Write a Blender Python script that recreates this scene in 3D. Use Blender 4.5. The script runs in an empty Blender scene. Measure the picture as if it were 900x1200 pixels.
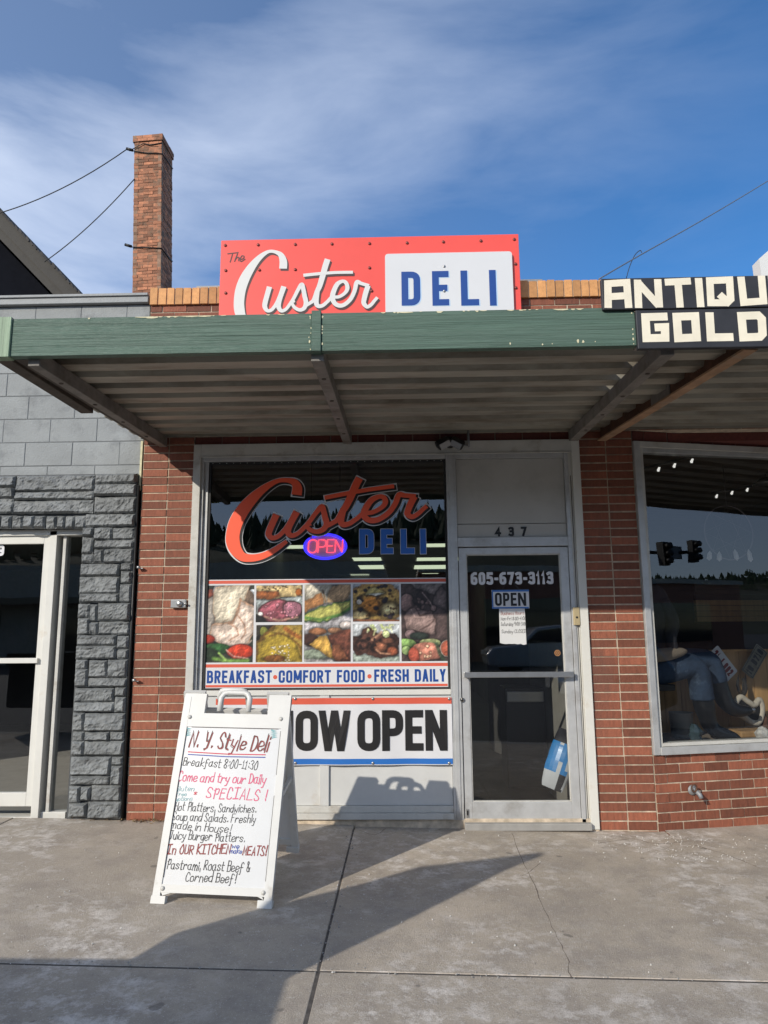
import bpy, math, random
import numpy as np
from mathutils import Vector, Matrix
random.seed(7)
R = math.radians
S = bpy.context.scene
COL = S.collection

# ------------------------------------------------------------------ camera
YAW, PITCH, ROLL = R(-1.45), R(9.42), R(0.45)
CAM = Vector((0, -5.7, 1.47)); F = 832.0          # focal length in pixels of the 900x1200 photograph
fw = Vector((math.sin(YAW)*math.cos(PITCH), math.cos(YAW)*math.cos(PITCH), math.sin(PITCH)))
r0 = Vector((math.cos(YAW), -math.sin(YAW), 0)); d0 = fw.cross(r0)
rt = r0*math.cos(ROLL) + d0*math.sin(ROLL); dn = -r0*math.sin(ROLL) + d0*math.cos(ROLL)
cd = bpy.data.cameras.new('camera'); cam = bpy.data.objects.new('camera', cd); COL.objects.link(cam)
cam.matrix_world = Matrix(((rt.x, -dn.x, -fw.x, CAM.x), (rt.y, -dn.y, -fw.y, CAM.y), (rt.z, -dn.z, -fw.z, CAM.z), (0, 0, 0, 1)))
cd.sensor_fit = 'VERTICAL'; cd.sensor_height = 36; cd.lens = 36*F/1200; cd.clip_start = .05; cd.clip_end = 3000
S.camera = cam

# ------------------------------------------------------------------ light
AZ, EL = R(39), R(25.5)                            # sun comes from behind the left shoulder
sun_to = Vector((math.sin(AZ)*math.cos(EL), math.cos(AZ)*math.cos(EL), -math.sin(EL)))
sl = bpy.data.lights.new('sun', 'SUN'); sl.energy = 3.1; sl.angle = R(0.5); sl.color = (1, .93, .82)
so = bpy.data.objects.new('sun', sl); COL.objects.link(so); so.rotation_euler = sun_to.to_track_quat('-Z', 'Y').to_euler()
W = bpy.data.worlds.new('World'); S.world = W; W.use_nodes = True
nt = W.node_tree; N = nt.nodes; L = nt.links; N.clear()
def nd(t, **k):
    n = N.new(t)
    for a, b in k.items(): setattr(n, a, b)
    return n
out = nd('ShaderNodeOutputWorld'); bg = nd('ShaderNodeBackground'); bg.inputs[1].default_value = .15
sky = nd('ShaderNodeTexSky', sky_type='NISHITA', sun_disc=False, sun_elevation=EL, sun_rotation=R(180)+AZ, altitude=1600, air_density=1.0, dust_density=.1, ozone_density=3.5)
tc = nd('ShaderNodeTexCoord'); mp = nd('ShaderNodeMapping'); mp.inputs['Rotation'].default_value = (R(0), R(-24), R(0)); mp.inputs['Scale'].default_value = (1.1, 1.2, 4.2)
nz = nd('ShaderNodeTexNoise'); nz.inputs['Scale'].default_value = 1.9; nz.inputs['Detail'].default_value = 11; nz.inputs['Roughness'].default_value = .55; nz.inputs['Distortion'].default_value = .35
cr = nd('ShaderNodeMapRange'); cr.inputs[1].default_value = .40; cr.inputs[2].default_value = .74
sep = nd('ShaderNodeSeparateXYZ')
lx = nd('ShaderNodeMapRange'); lx.inputs[1].default_value = .42; lx.inputs[2].default_value = -.5; lx.inputs[3].default_value = .07; lx.inputs[4].default_value = .64
mu = nd('ShaderNodeMath', operation='MULTIPLY'); ad = nd('ShaderNodeMath', operation='MULTIPLY_ADD'); ad.inputs[1].default_value = .30; 
mx = nd('ShaderNodeMix', data_type='RGBA'); mx.inputs[7].default_value = (4.1, 4.6, 5.6, 1)
L.new(tc.outputs['Generated'], mp.inputs[0]); L.new(mp.outputs[0], nz.inputs['Vector']); L.new(nz.outputs[0], cr.inputs[0])
L.new(tc.outputs['Generated'], sep.inputs[0]); L.new(sep.outputs[0], lx.inputs[0])
ly = nd('ShaderNodeMapRange'); ly.inputs[1].default_value = .15; ly.inputs[2].default_value = -.5; ly.inputs[3].default_value = 0; ly.inputs[4].default_value = 1.9
L.new(sep.outputs[1], ly.inputs[0]); vm = nd('ShaderNodeMath', operation='MAXIMUM'); L.new(lx.outputs[0], vm.inputs[0]); L.new(ly.outputs[0], vm.inputs[1])
L.new(cr.outputs[0], mu.inputs[0]); L.new(lx.outputs[0], mu.inputs[1])
L.new(vm.outputs[0], ad.inputs[0]); L.new(mu.outputs[0], ad.inputs[2]); 
hs = nd('ShaderNodeHueSaturation'); hs.inputs['Saturation'].default_value = 1.27; hs.inputs['Value'].default_value = .84
L.new(ad.outputs[0], mx.inputs[0]); L.new(sky.outputs[0], hs.inputs['Color']); L.new(hs.outputs[0], mx.inputs[6])
L.new(mx.outputs[2], bg.inputs[0]); L.new(bg.outputs[0], out.inputs[0])
vs = S.view_settings; vs.view_transform = 'Standard'; vs.look = 'None'; vs.gamma = 1; vs.use_curve_mapping = False; vs.exposure = .42
S.cycles.max_bounces = 8; S.cycles.transparent_max_bounces = 16

# ------------------------------------------------------------------ pixel -> place
def ray(x, y): return rt*((x-450)/F) + dn*((y-600)/F) + fw
def P(x, y, Y=0.0):
    d = ray(x, y); return CAM + d*((Y-CAM.y)/d.y)
def G(x, y, z=0.0):
    d = ray(x, y); return CAM + d*((z-CAM.z)/d.z)
def PX(x, y=700, Y=0.0): return P(x, y, Y).x
def PZ(y, x=450, Y=0.0): return P(x, y, Y).z
def onplane(x, y, o, n):
    d = ray(x, y); return CAM + d*((o-CAM).dot(n)/d.dot(n))

# ------------------------------------------------------------------ materials
def srgb(r, g, b): return tuple((c/255/12.92 if c <= 10 else ((c/255+.055)/1.055)**2.4) for c in (r, g, b))
MATS = {}
def mat(name, col, rough=.6, metal=0.0, var=0.0, vscale=6.0, bump=0.0, bscale=80.0, stretch=(1, 1, 1), island=0.0, dirt=None, dscale=3.0, dlo=.52, dhi=.7, spec=.5, chips=None, coat=0.0):
    """principled material: base colour varied by noise, islands, dirt patches and bump"""
    m = bpy.data.materials.new(name); m.use_nodes = True; MATS[name] = m
    t = m.node_tree; n = t.nodes; l = t.links; b = n['Principled BSDF']
    b.inputs['Roughness'].default_value = rough; b.inputs['Metallic'].default_value = metal; b.inputs['Specular IOR Level'].default_value = spec
    if coat: b.inputs['Coat Weight'].default_value = coat
    c = n.new('ShaderNodeRGB'); c.outputs[0].default_value = (*col, 1); cur = c.outputs[0]
    tcn = n.new('ShaderNodeTexCoord'); mpn = n.new('ShaderNodeMapping'); mpn.inputs['Scale'].default_value = stretch; l.new(tcn.outputs['Object'], mpn.inputs[0])
    def noise(sc, det=6, ro=.6):
        x = n.new('ShaderNodeTexNoise'); x.inputs['Scale'].default_value = sc; x.inputs['Detail'].default_value = det; x.inputs['Roughness'].default_value = ro
        l.new(mpn.outputs[0], x.inputs['Vector']); return x
    def scale_by(cur, fac, lo, hi):
        r = n.new('ShaderNodeMapRange'); r.inputs[1].default_value = .0; r.inputs[2].default_value = 1.0; r.inputs[3].default_value = lo; r.inputs[4].default_value = hi
        l.new(fac, r.inputs[0])
        x = n.new('ShaderNodeVectorMath'); x.operation = 'SCALE'; l.new(cur, x.inputs[0]); l.new(r.outputs[0], x.inputs['Scale']); return x.outputs[0]
    if island:
        g = n.new('ShaderNodeNewGeometry'); cur = scale_by(cur, g.outputs['Random Per Island'], 1-island, 1+island)
    if var:
        x = noise(vscale); mr = n.new('ShaderNodeMapRange'); mr.inputs[1].default_value = .3; mr.inputs[2].default_value = .7; l.new(x.outputs[0], mr.inputs[0]); cur = scale_by(cur, mr.outputs[0], 1-var, 1+var)
    if dirt:
        x = noise(dscale, 9, .68); mr = n.new('ShaderNodeMapRange'); mr.inputs[1].default_value = dlo; mr.inputs[2].default_value = dhi; l.new(x.outputs[0], mr.inputs[0])
        mm = n.new('ShaderNodeMix'); mm.data_type = 'RGBA'; l.new(mr.outputs[0], mm.inputs[0]); l.new(cur, mm.inputs[6]); mm.inputs[7].default_value = (*dirt, 1); cur = mm.outputs[2]
    if chips:
        (ccol, csc, clo) = chips
        x = noise(csc, 8, .7); mr = n.new('ShaderNodeMapRange'); mr.inputs[1].default_value = clo; mr.inputs[2].default_value = clo+.02; l.new(x.outputs[0], mr.inputs[0])
        mm = n.new('ShaderNodeMix'); mm.data_type = 'RGBA'; l.new(mr.outputs[0], mm.inputs[0]); l.new(cur, mm.inputs[6]); mm.inputs[7].default_value = (*ccol, 1); cur = mm.outputs[2]
    l.new(cur, b.inputs['Base Color'])
    if bump:
        x = noise(bscale, 8, .62); bp = n.new('ShaderNodeBump'); bp.inputs['Strength'].default_value = bump; bp.inputs['Distance'].default_value = .01; l.new(x.outputs[0], bp.inputs['Height']); l.new(bp.outputs[0], b.inputs['Normal'])
    return m
def emit(name, col, s):
    m = bpy.data.materials.new(name); m.use_nodes = True; b = m.node_tree.nodes['Principled BSDF']
    b.inputs['Base Color'].default_value = (*col, 1); b.inputs['Emission Color'].default_value = (*col, 1); b.inputs['Emission Strength'].default_value = s
    MATS[name] = m; return m
def glass(name, tint, ior):
    m = bpy.data.materials.new(name); m.use_nodes = True; t = m.node_tree; n = t.nodes; l = t.links; n.clear()
    o = n.new('ShaderNodeOutputMaterial'); mxs = n.new('ShaderNodeMixShader'); tr = n.new('ShaderNodeBsdfTransparent'); tr.inputs[0].default_value = (*tint, 1)
    gl = n.new('ShaderNodeBsdfGlossy'); gl.inputs['Roughness'].default_value = 0.0; gl.inputs[0].default_value = (.95, .97, 1, 1)
    ge = n.new('ShaderNodeNewGeometry'); dt = n.new('ShaderNodeVectorMath'); dt.operation = 'DOT_PRODUCT'; l.new(ge.outputs['Incoming'], dt.inputs[0]); l.new(ge.outputs['Normal'], dt.inputs[1])
    ab = n.new('ShaderNodeMath'); ab.operation = 'ABSOLUTE'; l.new(dt.outputs['Value'], ab.inputs[0]); om = n.new('ShaderNodeMath'); om.operation = 'SUBTRACT'; om.inputs[0].default_value = 1; l.new(ab.outputs[0], om.inputs[1])
    pw = n.new('ShaderNodeMath'); pw.operation = 'POWER'; pw.inputs[1].default_value = 5; l.new(om.outputs[0], pw.inputs[0]); fr = n.new('ShaderNodeMath'); fr.operation = 'MULTIPLY_ADD'; f0 = ((ior-1)/(ior+1))**2; fr.inputs[1].default_value = 1-f0; fr.inputs[2].default_value = f0; l.new(pw.outputs[0], fr.inputs[0])
    # very slight waviness of float glass
    nz = n.new('ShaderNodeTexNoise'); nz.inputs['Scale'].default_value = 1.6; nz.inputs['Detail'].default_value = 1; tcn = n.new('ShaderNodeTexCoord'); l.new(tcn.outputs['Object'], nz.inputs['Vector'])
    bp = n.new('ShaderNodeBump'); bp.inputs['Strength'].default_value = .02; bp.inputs['Distance'].default_value = .05; l.new(nz.outputs[0], bp.inputs['Height']); l.new(bp.outputs[0], gl.inputs['Normal'])
    l.new(fr.outputs[0], mxs.inputs[0]); l.new(tr.outputs[0], mxs.inputs[1]); l.new(gl.outputs[0], mxs.inputs[2]); l.new(mxs.outputs[0], o.inputs[0]); MATS[name] = m; return m

mat('brick', (.222, .072, .039), .75, var=.22, vscale=45, island=.36, bump=.5, bscale=120, stretch=(1, 1, .25), dirt=(.15, .062, .042), dscale=2.2)
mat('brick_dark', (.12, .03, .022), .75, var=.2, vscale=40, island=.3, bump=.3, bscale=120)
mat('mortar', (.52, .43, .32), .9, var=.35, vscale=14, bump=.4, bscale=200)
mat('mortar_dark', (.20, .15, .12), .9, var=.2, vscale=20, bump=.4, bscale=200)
mat('coping_brick', (.55, .27, .10), .7, var=.15, vscale=30, island=.25, bump=.25, bscale=140)
mat('chimney_brick', (.35, .145, .075), .8, var=.25, vscale=14, island=.5, bump=.5, bscale=90, dirt=(.14, .09, .055), dscale=5.5, dlo=.5, dhi=.66)
mat('chimney_mortar', (.27, .17, .115), .9, var=.3, vscale=18)
mat('grey_block', (.27, .285, .285), .75, var=.10, vscale=5, island=.05, bump=.5, bscale=70, dirt=(.17, .18, .185), dscale=4)
mat('stone_gap', (.08, .084, .086), .9)
mat('block_joint', (.16, .17, .175), .85, var=.1)
mat('grey_stone', (.178, .188, .188), .55, var=.25, vscale=9, island=.14, bump=.9, bscale=60, dirt=(.115, .12, .12), dscale=7)
mat('alu', (.50, .505, .50), .42, .35, var=.10, vscale=9, dirt=(.36, .35, .33), dscale=4, bump=.06, bscale=50)
mat('frame_paint', (.52, .51, .47), .55, var=.10, vscale=7, dirt=(.36, .33, .28), dscale=5, dlo=.55, bump=.12, bscale=60)
mat('white_paint', (.62, .61, .56), .5, var=.05, vscale=6, dirt=(.55, .5, .42), dscale=6, dlo=.6, dhi=.75)
mat('kick_panel', (.55, .55, .53), .5, var=.05, vscale=5, dirt=(.50, .47, .42), dscale=4, dlo=.58)
mat('transom', (.46, .45, .42), .55, var=.06, vscale=2.5, dirt=(.38, .37, .34), dscale=2)
mat('fascia_green', (.068, .122, .090), .55, var=.22, vscale=16, bump=.9, bscale=24, stretch=(.08, 1, 3.5), dirt=(.088, .145, .11), dscale=5, chips=((.62, .60, .40), 9, .745))
mat('fascia_pale', (.24, .33, .22), .6, var=.25, vscale=9, bump=.5, bscale=30, stretch=(3.5, 1, .15), chips=((.62, .60, .42), 8, .70))
mat('peeled_paint', (.62, .58, .38), .7, var=.2, vscale=30)
mat('deck_metal', (.35, .33, .275), .55, .15, var=.22, vscale=2.6, stretch=(.5, 2.0, 1), dirt=(.17, .14, .10), dscale=2.2, dlo=.48, dhi=.68, bump=.08, bscale=30)
mat('rafter', (.20, .185, .165), .7, var=.25, vscale=8, bump=.4, bscale=40, dirt=(.12, .10, .08), dscale=5)
mat('dark_timber', (.075, .062, .05), .8, var=.3, vscale=9, bump=.4, bscale=40)
mat('rust', (.11, .052, .03), .85, var=.35, vscale=12, bump=.4, bscale=60, dirt=(.05, .03, .022), dscale=4)
mat('rust_flange', (.36, .22, .13), .75, var=.25, vscale=8, dirt=(.30, .27, .23), dscale=5)
mat('sign_red', (.80, .085, .065), .42, var=.04, vscale=3)
mat('sign_white', (.64, .65, .66), .4, var=.02, vscale=3)
mat('letter_white', (.66, .66, .64), .45)
mat('letter_shadow', (.06, .03, .03), .5)
mat('letter_black', (.012, .011, .011), .45)
mat('deli_blue', (.006, .055, .26), .45)
mat('pale_blue', (.42, .60, .80), .45)
mat('decal_red', (.88, .11, .045), .45)
mat('decal_blue', (.015, .12, .48), .45)
mat('stripe_red', (.62, .10, .055), .5)
mat('stripe_blue', (.02, .14, .46), .45)
mat('vinyl_white', (.64, .64, .65), .42, var=.03, vscale=4)
mat('cream_letter', (.78, .72, .57), .6, var=.08, vscale=8, dirt=(.66, .52, .36), dscale=5, dlo=.6, dhi=.8)
mat('sign_black', (.022, .023, .028), .6, var=.25, vscale=8, chips=((.45, .42, .36), 14, .76))
mat('screw', (.22, .06, .05), .5, .5)
mat('steel', (.45, .45, .44), .35, .9, var=.1)
mat('black_metal', (.02, .02, .02), .45, .3)
mat('black_rubber', (.018, .018, .018), .7)
mat('asphalt', (.05, .05, .052), .9, var=.25, vscale=25, bump=.5, bscale=150)
mat('kerb', (.30, .29, .27), .85, var=.15, vscale=8, bump=.3, bscale=120)
mat('dry_leaf', (.22, .15, .07), .9, island=.5)
mat('patch', (.27, .245, .21), .9, var=.25, vscale=25, bump=.5, bscale=120, dirt=(.36, .32, .27), dscale=9)
mat('hairline', (.17, .135, .11), .95, var=.4, vscale=30)
mat('crack', (.075, .066, .058), .95, var=.4, vscale=30)
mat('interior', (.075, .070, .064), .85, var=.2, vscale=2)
mat('interior_floor', (.06, .052, .047), .6, var=.3, vscale=3)
mat('interior_ceiling', (.10, .095, .085), .9, var=.1)
mat('inner_panel', (.36, .34, .30), .6, var=.1)
mat('plastic_white', (.58, .575, .545), .42, var=.04, vscale=7, dirt=(.46, .44, .40), dscale=5, dlo=.6)
mat('board_white', (.60, .605, .60), .3, var=.03, vscale=5)
mat('ink_black', (.02, .018, .018), .6); mat('ink_maroon', (.22, .03, .025), .6); mat('ink_red', (.52, .03, .06), .6); mat('ink_pink', (.62, .09, .18), .6)
mat('ink_teal', (.16, .36, .38), .6); mat('ink_blue', (.03, .06, .30), .6)
mat('paper', (.62, .62, .61), .7, var=.03)
mat('bag_blue', (.03, .24, .58), .3, var=.1); mat('bag_white', (.62, .63, .64), .35, var=.08); mat('bag_black', (.03, .03, .035), .35)
mat('brass', (.55, .44, .25), .5, .5)
mat('gold', (.55, .26, .10), .4, .3)
mat('denim', (.022, .042, .08), .85, var=.4, vscale=9, bump=.9, bscale=22, dirt=(.12, .17, .24), dscale=6, dlo=.56, dhi=.72)
mat('leather', (.012, .012, .013), .33, var=.3, vscale=6, bump=.3, bscale=25)
mat('boot_toe', (.36, .36, .37), .25, .8)
mat('shirt_dark', (.02, .02, .026), .9, var=.4, vscale=9)
mat('canvas_tan', (.26, .21, .16), .85, var=.15)
mat('bench_wood', (.028, .024, .02), .7, var=.2)
mat('pine', (.46, .27, .11), .6, var=.22, vscale=6, stretch=(3, 3, .25), island=.15, bump=.12, bscale=40, dirt=(.28, .14, .05), dscale=2.5, dlo=.56)
mat('bucket', (.30, .28, .24), .6, var=.15)
mat('crystal', (.05, .075, .085), .15, var=.3, vscale=14); mat('white_rock', (.6, .58, .54), .6, var=.2, vscale=30, bump=.6, bscale=60)
mat('hide_cream', (.55, .49, .40), .9, var=.2, vscale=20); mat('hide_black', (.012, .011, .01), .9)
mat('plate_white', (.66, .66, .66), .4, var=.08); mat('plate_olive', (.20, .19, .14), .6, var=.25, vscale=20, dirt=(.10, .08, .05), dscale=12)
mat('feather', (.62, .60, .58), .9, var=.15); mat('feather_dark', (.03, .027, .025), .9); mat('hoop', (.20, .17, .18), .8)
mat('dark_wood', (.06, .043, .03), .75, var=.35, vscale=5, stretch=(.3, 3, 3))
mat('house_wall', (.010, .011, .015), 1, var=.1, spec=0); mat('rake_board', (.034, .031, .026), .75, var=.15, bump=.3, bscale=30); mat('shingle', (.055, .052, .05), .95, var=.3, vscale=20)
mat('wire', (.03, .03, .03), .6); mat('wire_grey', (.18, .19, .21), .5, .4)
mat('cap_grey', (.26, .27, .28), .6, .3, var=.15)
mat('flash_grey', (.27, .285, .29), .6, var=.1, bump=.3, bscale=60)
mat('car_paint', (.012, .014, .018), .18, .2, coat=.6); mat('car_silver', (.42, .43, .45), .25, .4, coat=.6); mat('car_white', (.72, .72, .71), .25, coat=.6)
mat('car_glass', (.02, .022, .025), .05); mat('tyre', (.02, .02, .02), .85); mat('headlight', (.6, .6, .6), .1, .3)
mat('street_brick', (.34, .15, .10), .8, var=.2, vscale=20); mat('street_wall', (.55, .49, .40), .8, var=.15); mat('pine_tree', (.025, .045, .02), .9, var=.3); mat('hill', (.05, .055, .03), 1, var=.3, vscale=.05)
mat('barrel', (.14, .09, .055), .8, var=.2)
mat('neon_tube_dark', (.02, .02, .05), .4)
mat('neon_back', (.60, .62, .66), .3)
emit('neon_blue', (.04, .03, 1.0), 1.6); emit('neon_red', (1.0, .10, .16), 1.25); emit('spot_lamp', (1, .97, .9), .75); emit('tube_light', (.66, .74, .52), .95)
mat('lamp_lens', (.25, .25, .25), .2, .3)
glass('shop_glass', (.74, .76, .76), 1.92)
glass('dark_glass', (.66, .68, .68), 1.85)

def concrete():
    m = bpy.data.materials.new('concrete'); m.use_nodes = True; t = m.node_tree; n = t.nodes; l = t.links; b = n['Principled BSDF']; MATS['concrete'] = m
    b.inputs['Roughness'].default_value = .85; b.inputs['Specular IOR Level'].default_value = .3
    tcn = n.new('ShaderNodeTexCoord')
    def noise(sc, det=8, ro=.6, dist=0.0):
        x = n.new('ShaderNodeTexNoise'); x.inputs['Scale'].default_value = sc; x.inputs['Detail'].default_value = det; x.inputs['Roughness'].default_value = ro; x.inputs['Distortion'].default_value = dist
        l.new(tcn.outputs['Object'], x.inputs['Vector']); return x.outputs[0]
    def rng(f, lo, hi, a=0.0, z=1.0):
        r = n.new('ShaderNodeMapRange'); r.inputs[1].default_value = lo; r.inputs[2].default_value = hi; r.inputs[3].default_value = a; r.inputs[4].default_value = z; l.new(f, r.inputs[0]); return r.outputs[0]
    def mul(a, c):
        r = n.new('ShaderNodeMath'); r.operation = 'MULTIPLY'; l.new(a, r.inputs[0]); l.new(c, r.inputs[1]); return r.outputs[0]
    def mix(f, a, c):
        x = n.new('ShaderNodeMix'); x.data_type = 'RGBA'; l.new(f, x.inputs[0])
        (l.new(a, x.inputs[6]) if not isinstance(a, tuple) else setattr(x.inputs[6], 'default_value', (*a, 1)))
        (l.new(c, x.inputs[7]) if not isinstance(c, tuple) else setattr(x.inputs[7], 'default_value', (*c, 1))); return x.outputs[2]
    g = n.new('ShaderNodeNewGeometry')
    slab = rng(g.outputs['Random Per Island'], 0, 1, 0, .6)
    c = mix(rng(noise(1.1, 6, .6, .6), .35, .65), (.365, .312, .248), (.505, .432, .342))
    c = mix(slab, c, (.415, .365, .300))
    c = mix(rng(noise(4.0, 9, .7), .45, .62, 0, .6), c, (.30, .262, .222))
    c = mix(mul(rng(noise(7, 10, .78), .49, .62), rng(noise(.9, 3, .5, .8), .40, .58, .05, .9)), c, (.70, .65, .59))      # salt bloom
    c = mix(rng(noise(170, 2, .5), .66, .70, 0, .8), c, (.72, .68, .62))                                             # grit
    c = mix(rng(noise(120, 2, .5), .30, .27, 0, .5), c, (.10, .09, .08))
    c = mix(rng(noise(38, 6, .7), .56, .66, 0, .45), c, (.25, .22, .19))
    c = mix(rng(noise(30, 6, .75), .58, .68, 0, .55), c, (.60, .56, .50))
    c = mix(rng(noise(5.5, 2, .4), .735, .745, 0, .55), c, (.14, .125, .11))
    l.new(c, b.inputs['Base Color'])
    bp = n.new('ShaderNodeBump'); bp.inputs['Strength'].default_value = .8; bp.inputs['Distance'].default_value = .008; l.new(noise(95, 10, .78), bp.inputs['Height']); l.new(bp.outputs[0], b.inputs['Normal'])
concrete()

# ------------------------------------------------------------------ mesh helpers
class MB:
    def __init__(s): s.v = []; s.f = []; s.m = []; s.mats = []; s.sm = []
    def mi(s, m):
        if m not in s.mats: s.mats.append(m)
        return s.mats.index(m)
    def add(s, vs, fs, m, smooth=False, M=None):
        o = len(s.v); k = s.mi(m)
        s.v += [tuple(M @ Vector(p)) if M is not None else tuple(p) for p in vs]
        for f in fs: s.f.append(tuple(i+o for i in f)); s.m.append(k); s.sm.append(smooth)
    def box(s, x0, x1, y0, y1, z0, z1, m, M=None):
        s.add([(x0, y0, z0), (x1, y0, z0), (x1, y1, z0), (x0, y1, z0), (x0, y0, z1), (x1, y0, z1), (x1, y1, z1), (x0, y1, z1)],
              [(0, 3, 2, 1), (4, 5, 6, 7), (0, 1, 5, 4), (1, 2, 6, 5), (2, 3, 7, 6), (3, 0, 4, 7)], m, False, M); return s
    def bar(s, a, b, w, h, m, up=(0, 0, 1)):
        a = Vector(a); b = Vector(b); d = (b-a).normalized(); sd = d.cross(Vector(up)).normalized(); u = sd.cross(d)
        vs = [p+sd*x*w/2+u*z*h/2 for p in (a, b) for x, z in ((-1, -1), (1, -1), (1, 1), (-1, 1))]
        s.add(vs, [(0, 1, 2, 3), (7, 6, 5, 4), (0, 4, 5, 1), (1, 5, 6, 2), (2, 6, 7, 3), (3, 7, 4, 0)], m); return s
    def tube(s, pts, r, m, n=8, closed=False, M=None, cap=True):
        pts = [Vector(p) for p in pts]; rs = r if isinstance(r, (list, tuple)) else [r]*len(pts); vs = []; fs = []; k = len(pts); ref = None
        for i, p in enumerate(pts):
            d = (pts[(i+1) % k]-pts[i-1]) if closed else (pts[min(i+1, k-1)]-pts[max(i-1, 0)])
            d.normalize()
            if ref is None: ref = d.orthogonal().normalized()
            ref = (ref-d*ref.dot(d)).normalized(); bi = d.cross(ref)
            vs += [p+(ref*math.cos(2*math.pi*j/n)+bi*math.sin(2*math.pi*j/n))*rs[i] for j in range(n)]
        for i in range(k if closed else k-1):
            a = i*n; b = ((i+1) % k)*n
            fs += [(a+j, a+(j+1) % n, b+(j+1) % n, b+j) for j in range(n)]
        if cap and not closed: fs += [tuple(range(n-1, -1, -1)), tuple((k-1)*n+j for j in range(n))]
        s.add(vs, fs, m, True, M); return s
    def lathe(s, prof, c, m, n=20, M=None):
        vs = []; fs = []
        for r, z in prof: vs += [(c[0]+r*math.cos(2*math.pi*j/n), c[1]+r*math.sin(2*math.pi*j/n), c[2]+z) for j in range(n)]
        for i in range(len(prof)-1): fs += [(i*n+j, i*n+(j+1) % n, (i+1)*n+(j+1) % n, (i+1)*n+j) for j in range(n)]
        fs += [tuple(range(n-1, -1, -1)), tuple((len(prof)-1)*n+j for j in range(n))]
        s.add(vs, fs, m, True, M); return s
    def prism(s, poly, y0, y1, m, M=None):
        """outline in (x,z), extruded from y0 (front) to y1; outline counter-clockwise seen from -y"""
        k = len(poly); vs = [(x, y0, z) for x, z in poly]+[(x, y1, z) for x, z in poly]
        s.add(vs, [tuple(range(k)), tuple(range(2*k-1, k-1, -1))]+[(i, i+k, (i+1) % k+k, (i+1) % k) for i in range(k)], m, False, M); return s
    def build(s, name, parent=None, bevel=0.0, label=None):
        me = bpy.data.meshes.new(name); me.from_pydata(s.v, [], s.f); me.polygons.foreach_set('material_index', s.m); me.polygons.foreach_set('use_smooth', s.sm)
        for m in s.mats: me.materials.append(MATS[m])
        me.update(); o = bpy.data.objects.new(name, me); COL.objects.link(o)
        if parent is not None:
            o.parent = parent; o.matrix_parent_inverse = parent.matrix_basis.inverted() if parent.parent is None else (parent.parent.matrix_basis @ parent.matrix_parent_inverse @ parent.matrix_basis).inverted()
        if bevel:
            b = o.modifiers.new('bevel', 'BEVEL'); b.width = bevel; b.segments = 2; b.limit_method = 'ANGLE'
        if label: o['label'] = label
        return o
def tag(o, label, cat, group=None, kind=None):
    o['label'] = label; o['category'] = cat
    if group: o['group'] = group
    if kind: o['kind'] = kind
    return o
def thing(name, label, cat, loc=(0, 0, 0), group=None):
    o = bpy.data.objects.new(name, None); COL.objects.link(o); o.location = loc; o.empty_display_size = .1; return tag(o, label, cat, group)
def struct(o): o['kind'] = 'structure'; return o

# --- flat lettering: strokes drawn as ribbons on a plane frame (origin, u, v, normal)
class Frame:
    def __init__(s, o, u, v): s.o = Vector(o); s.u = Vector(u); s.v = Vector(v); s.n = s.u.cross(s.v).normalized()
    def at(s, a, b, h): return s.o+s.u*a+s.v*b+s.n*h
def catmull(pts, n=8):
    out = []; k = len(pts)
    for i in range(k-1):
        p0 = pts[max(i-1, 0)]; p1 = pts[i]; p2 = pts[i+1]; p3 = pts[min(i+2, k-1)]
        for j in range(n):
            t = j/n; out.append(tuple(.5*((2*b)+(-a+c)*t+(2*a-5*b+4*c-d)*t*t+(-a+3*b-3*c+d)*t**3) for a, b, c, d in zip(p0, p1, p2, p3)))
    out.append(tuple(pts[-1])); return out
def ribbon(mb, fr, pts, ws, h, m, closed=False, cap=0.0, ramp=.00008):
    """pts 2-D list, ws width or list"""
    p = [Vector((a[0], a[1])) for a in pts]; q = [p[0]]; w = ws if isinstance(ws, (list, tuple)) else [ws]*len(p); w2 = [w[0]]
    for a, b in zip(p[1:], w[1:]):
        if (a-q[-1]).length > 1e-6: q.append(a); w2.append(b)
    if closed and (q[0]-q[-1]).length < 1e-6: q.pop(); w2.pop()
    p = q; w = w2; k = len(p)
    if k < 2: return
    if cap and not closed:
        p[0] = p[0]-(p[1]-p[0]).normalized()*cap; p[-1] = p[-1]+(p[-1]-p[-2]).normalized()*cap
    vs = []
    for i in range(k):
        a = p[i]-p[i-1] if (i > 0 or closed) else p[1]-p[0]
        b = p[(i+1) % k]-p[i] if (i < k-1 or closed) else a
        a = a.normalized(); b = b.normalized(); na = Vector((-a.y, a.x)); nb = Vector((-b.y, b.x)); mid = na+nb
        if mid.length < 1e-3: mid = na.copy()
        mid.normalize(); sc = 1/max(mid.dot(na), .5)
        hh = h+ramp*i/k; vs += [fr.at(*(p[i]-mid*sc*w[i]/2), hh), fr.at(*(p[i]+mid*sc*w[i]/2), hh)]
    fs = [(2*i, 2*((i+1) % k), 2*((i+1) % k)+1, 2*i+1) for i in range(k if closed else k-1)]
    mb.add(vs, fs, m)
def poly2(mb, fr, pts, h, m): mb.add([fr.at(a, b, h) for a, b in pts], [tuple(range(len(pts)))], m)
def rect2(mb, fr, u0, u1, v0, v1, h, m): poly2(mb, fr, [(u0, v0), (u1, v0), (u1, v1), (u0, v1)], h, m)
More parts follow.
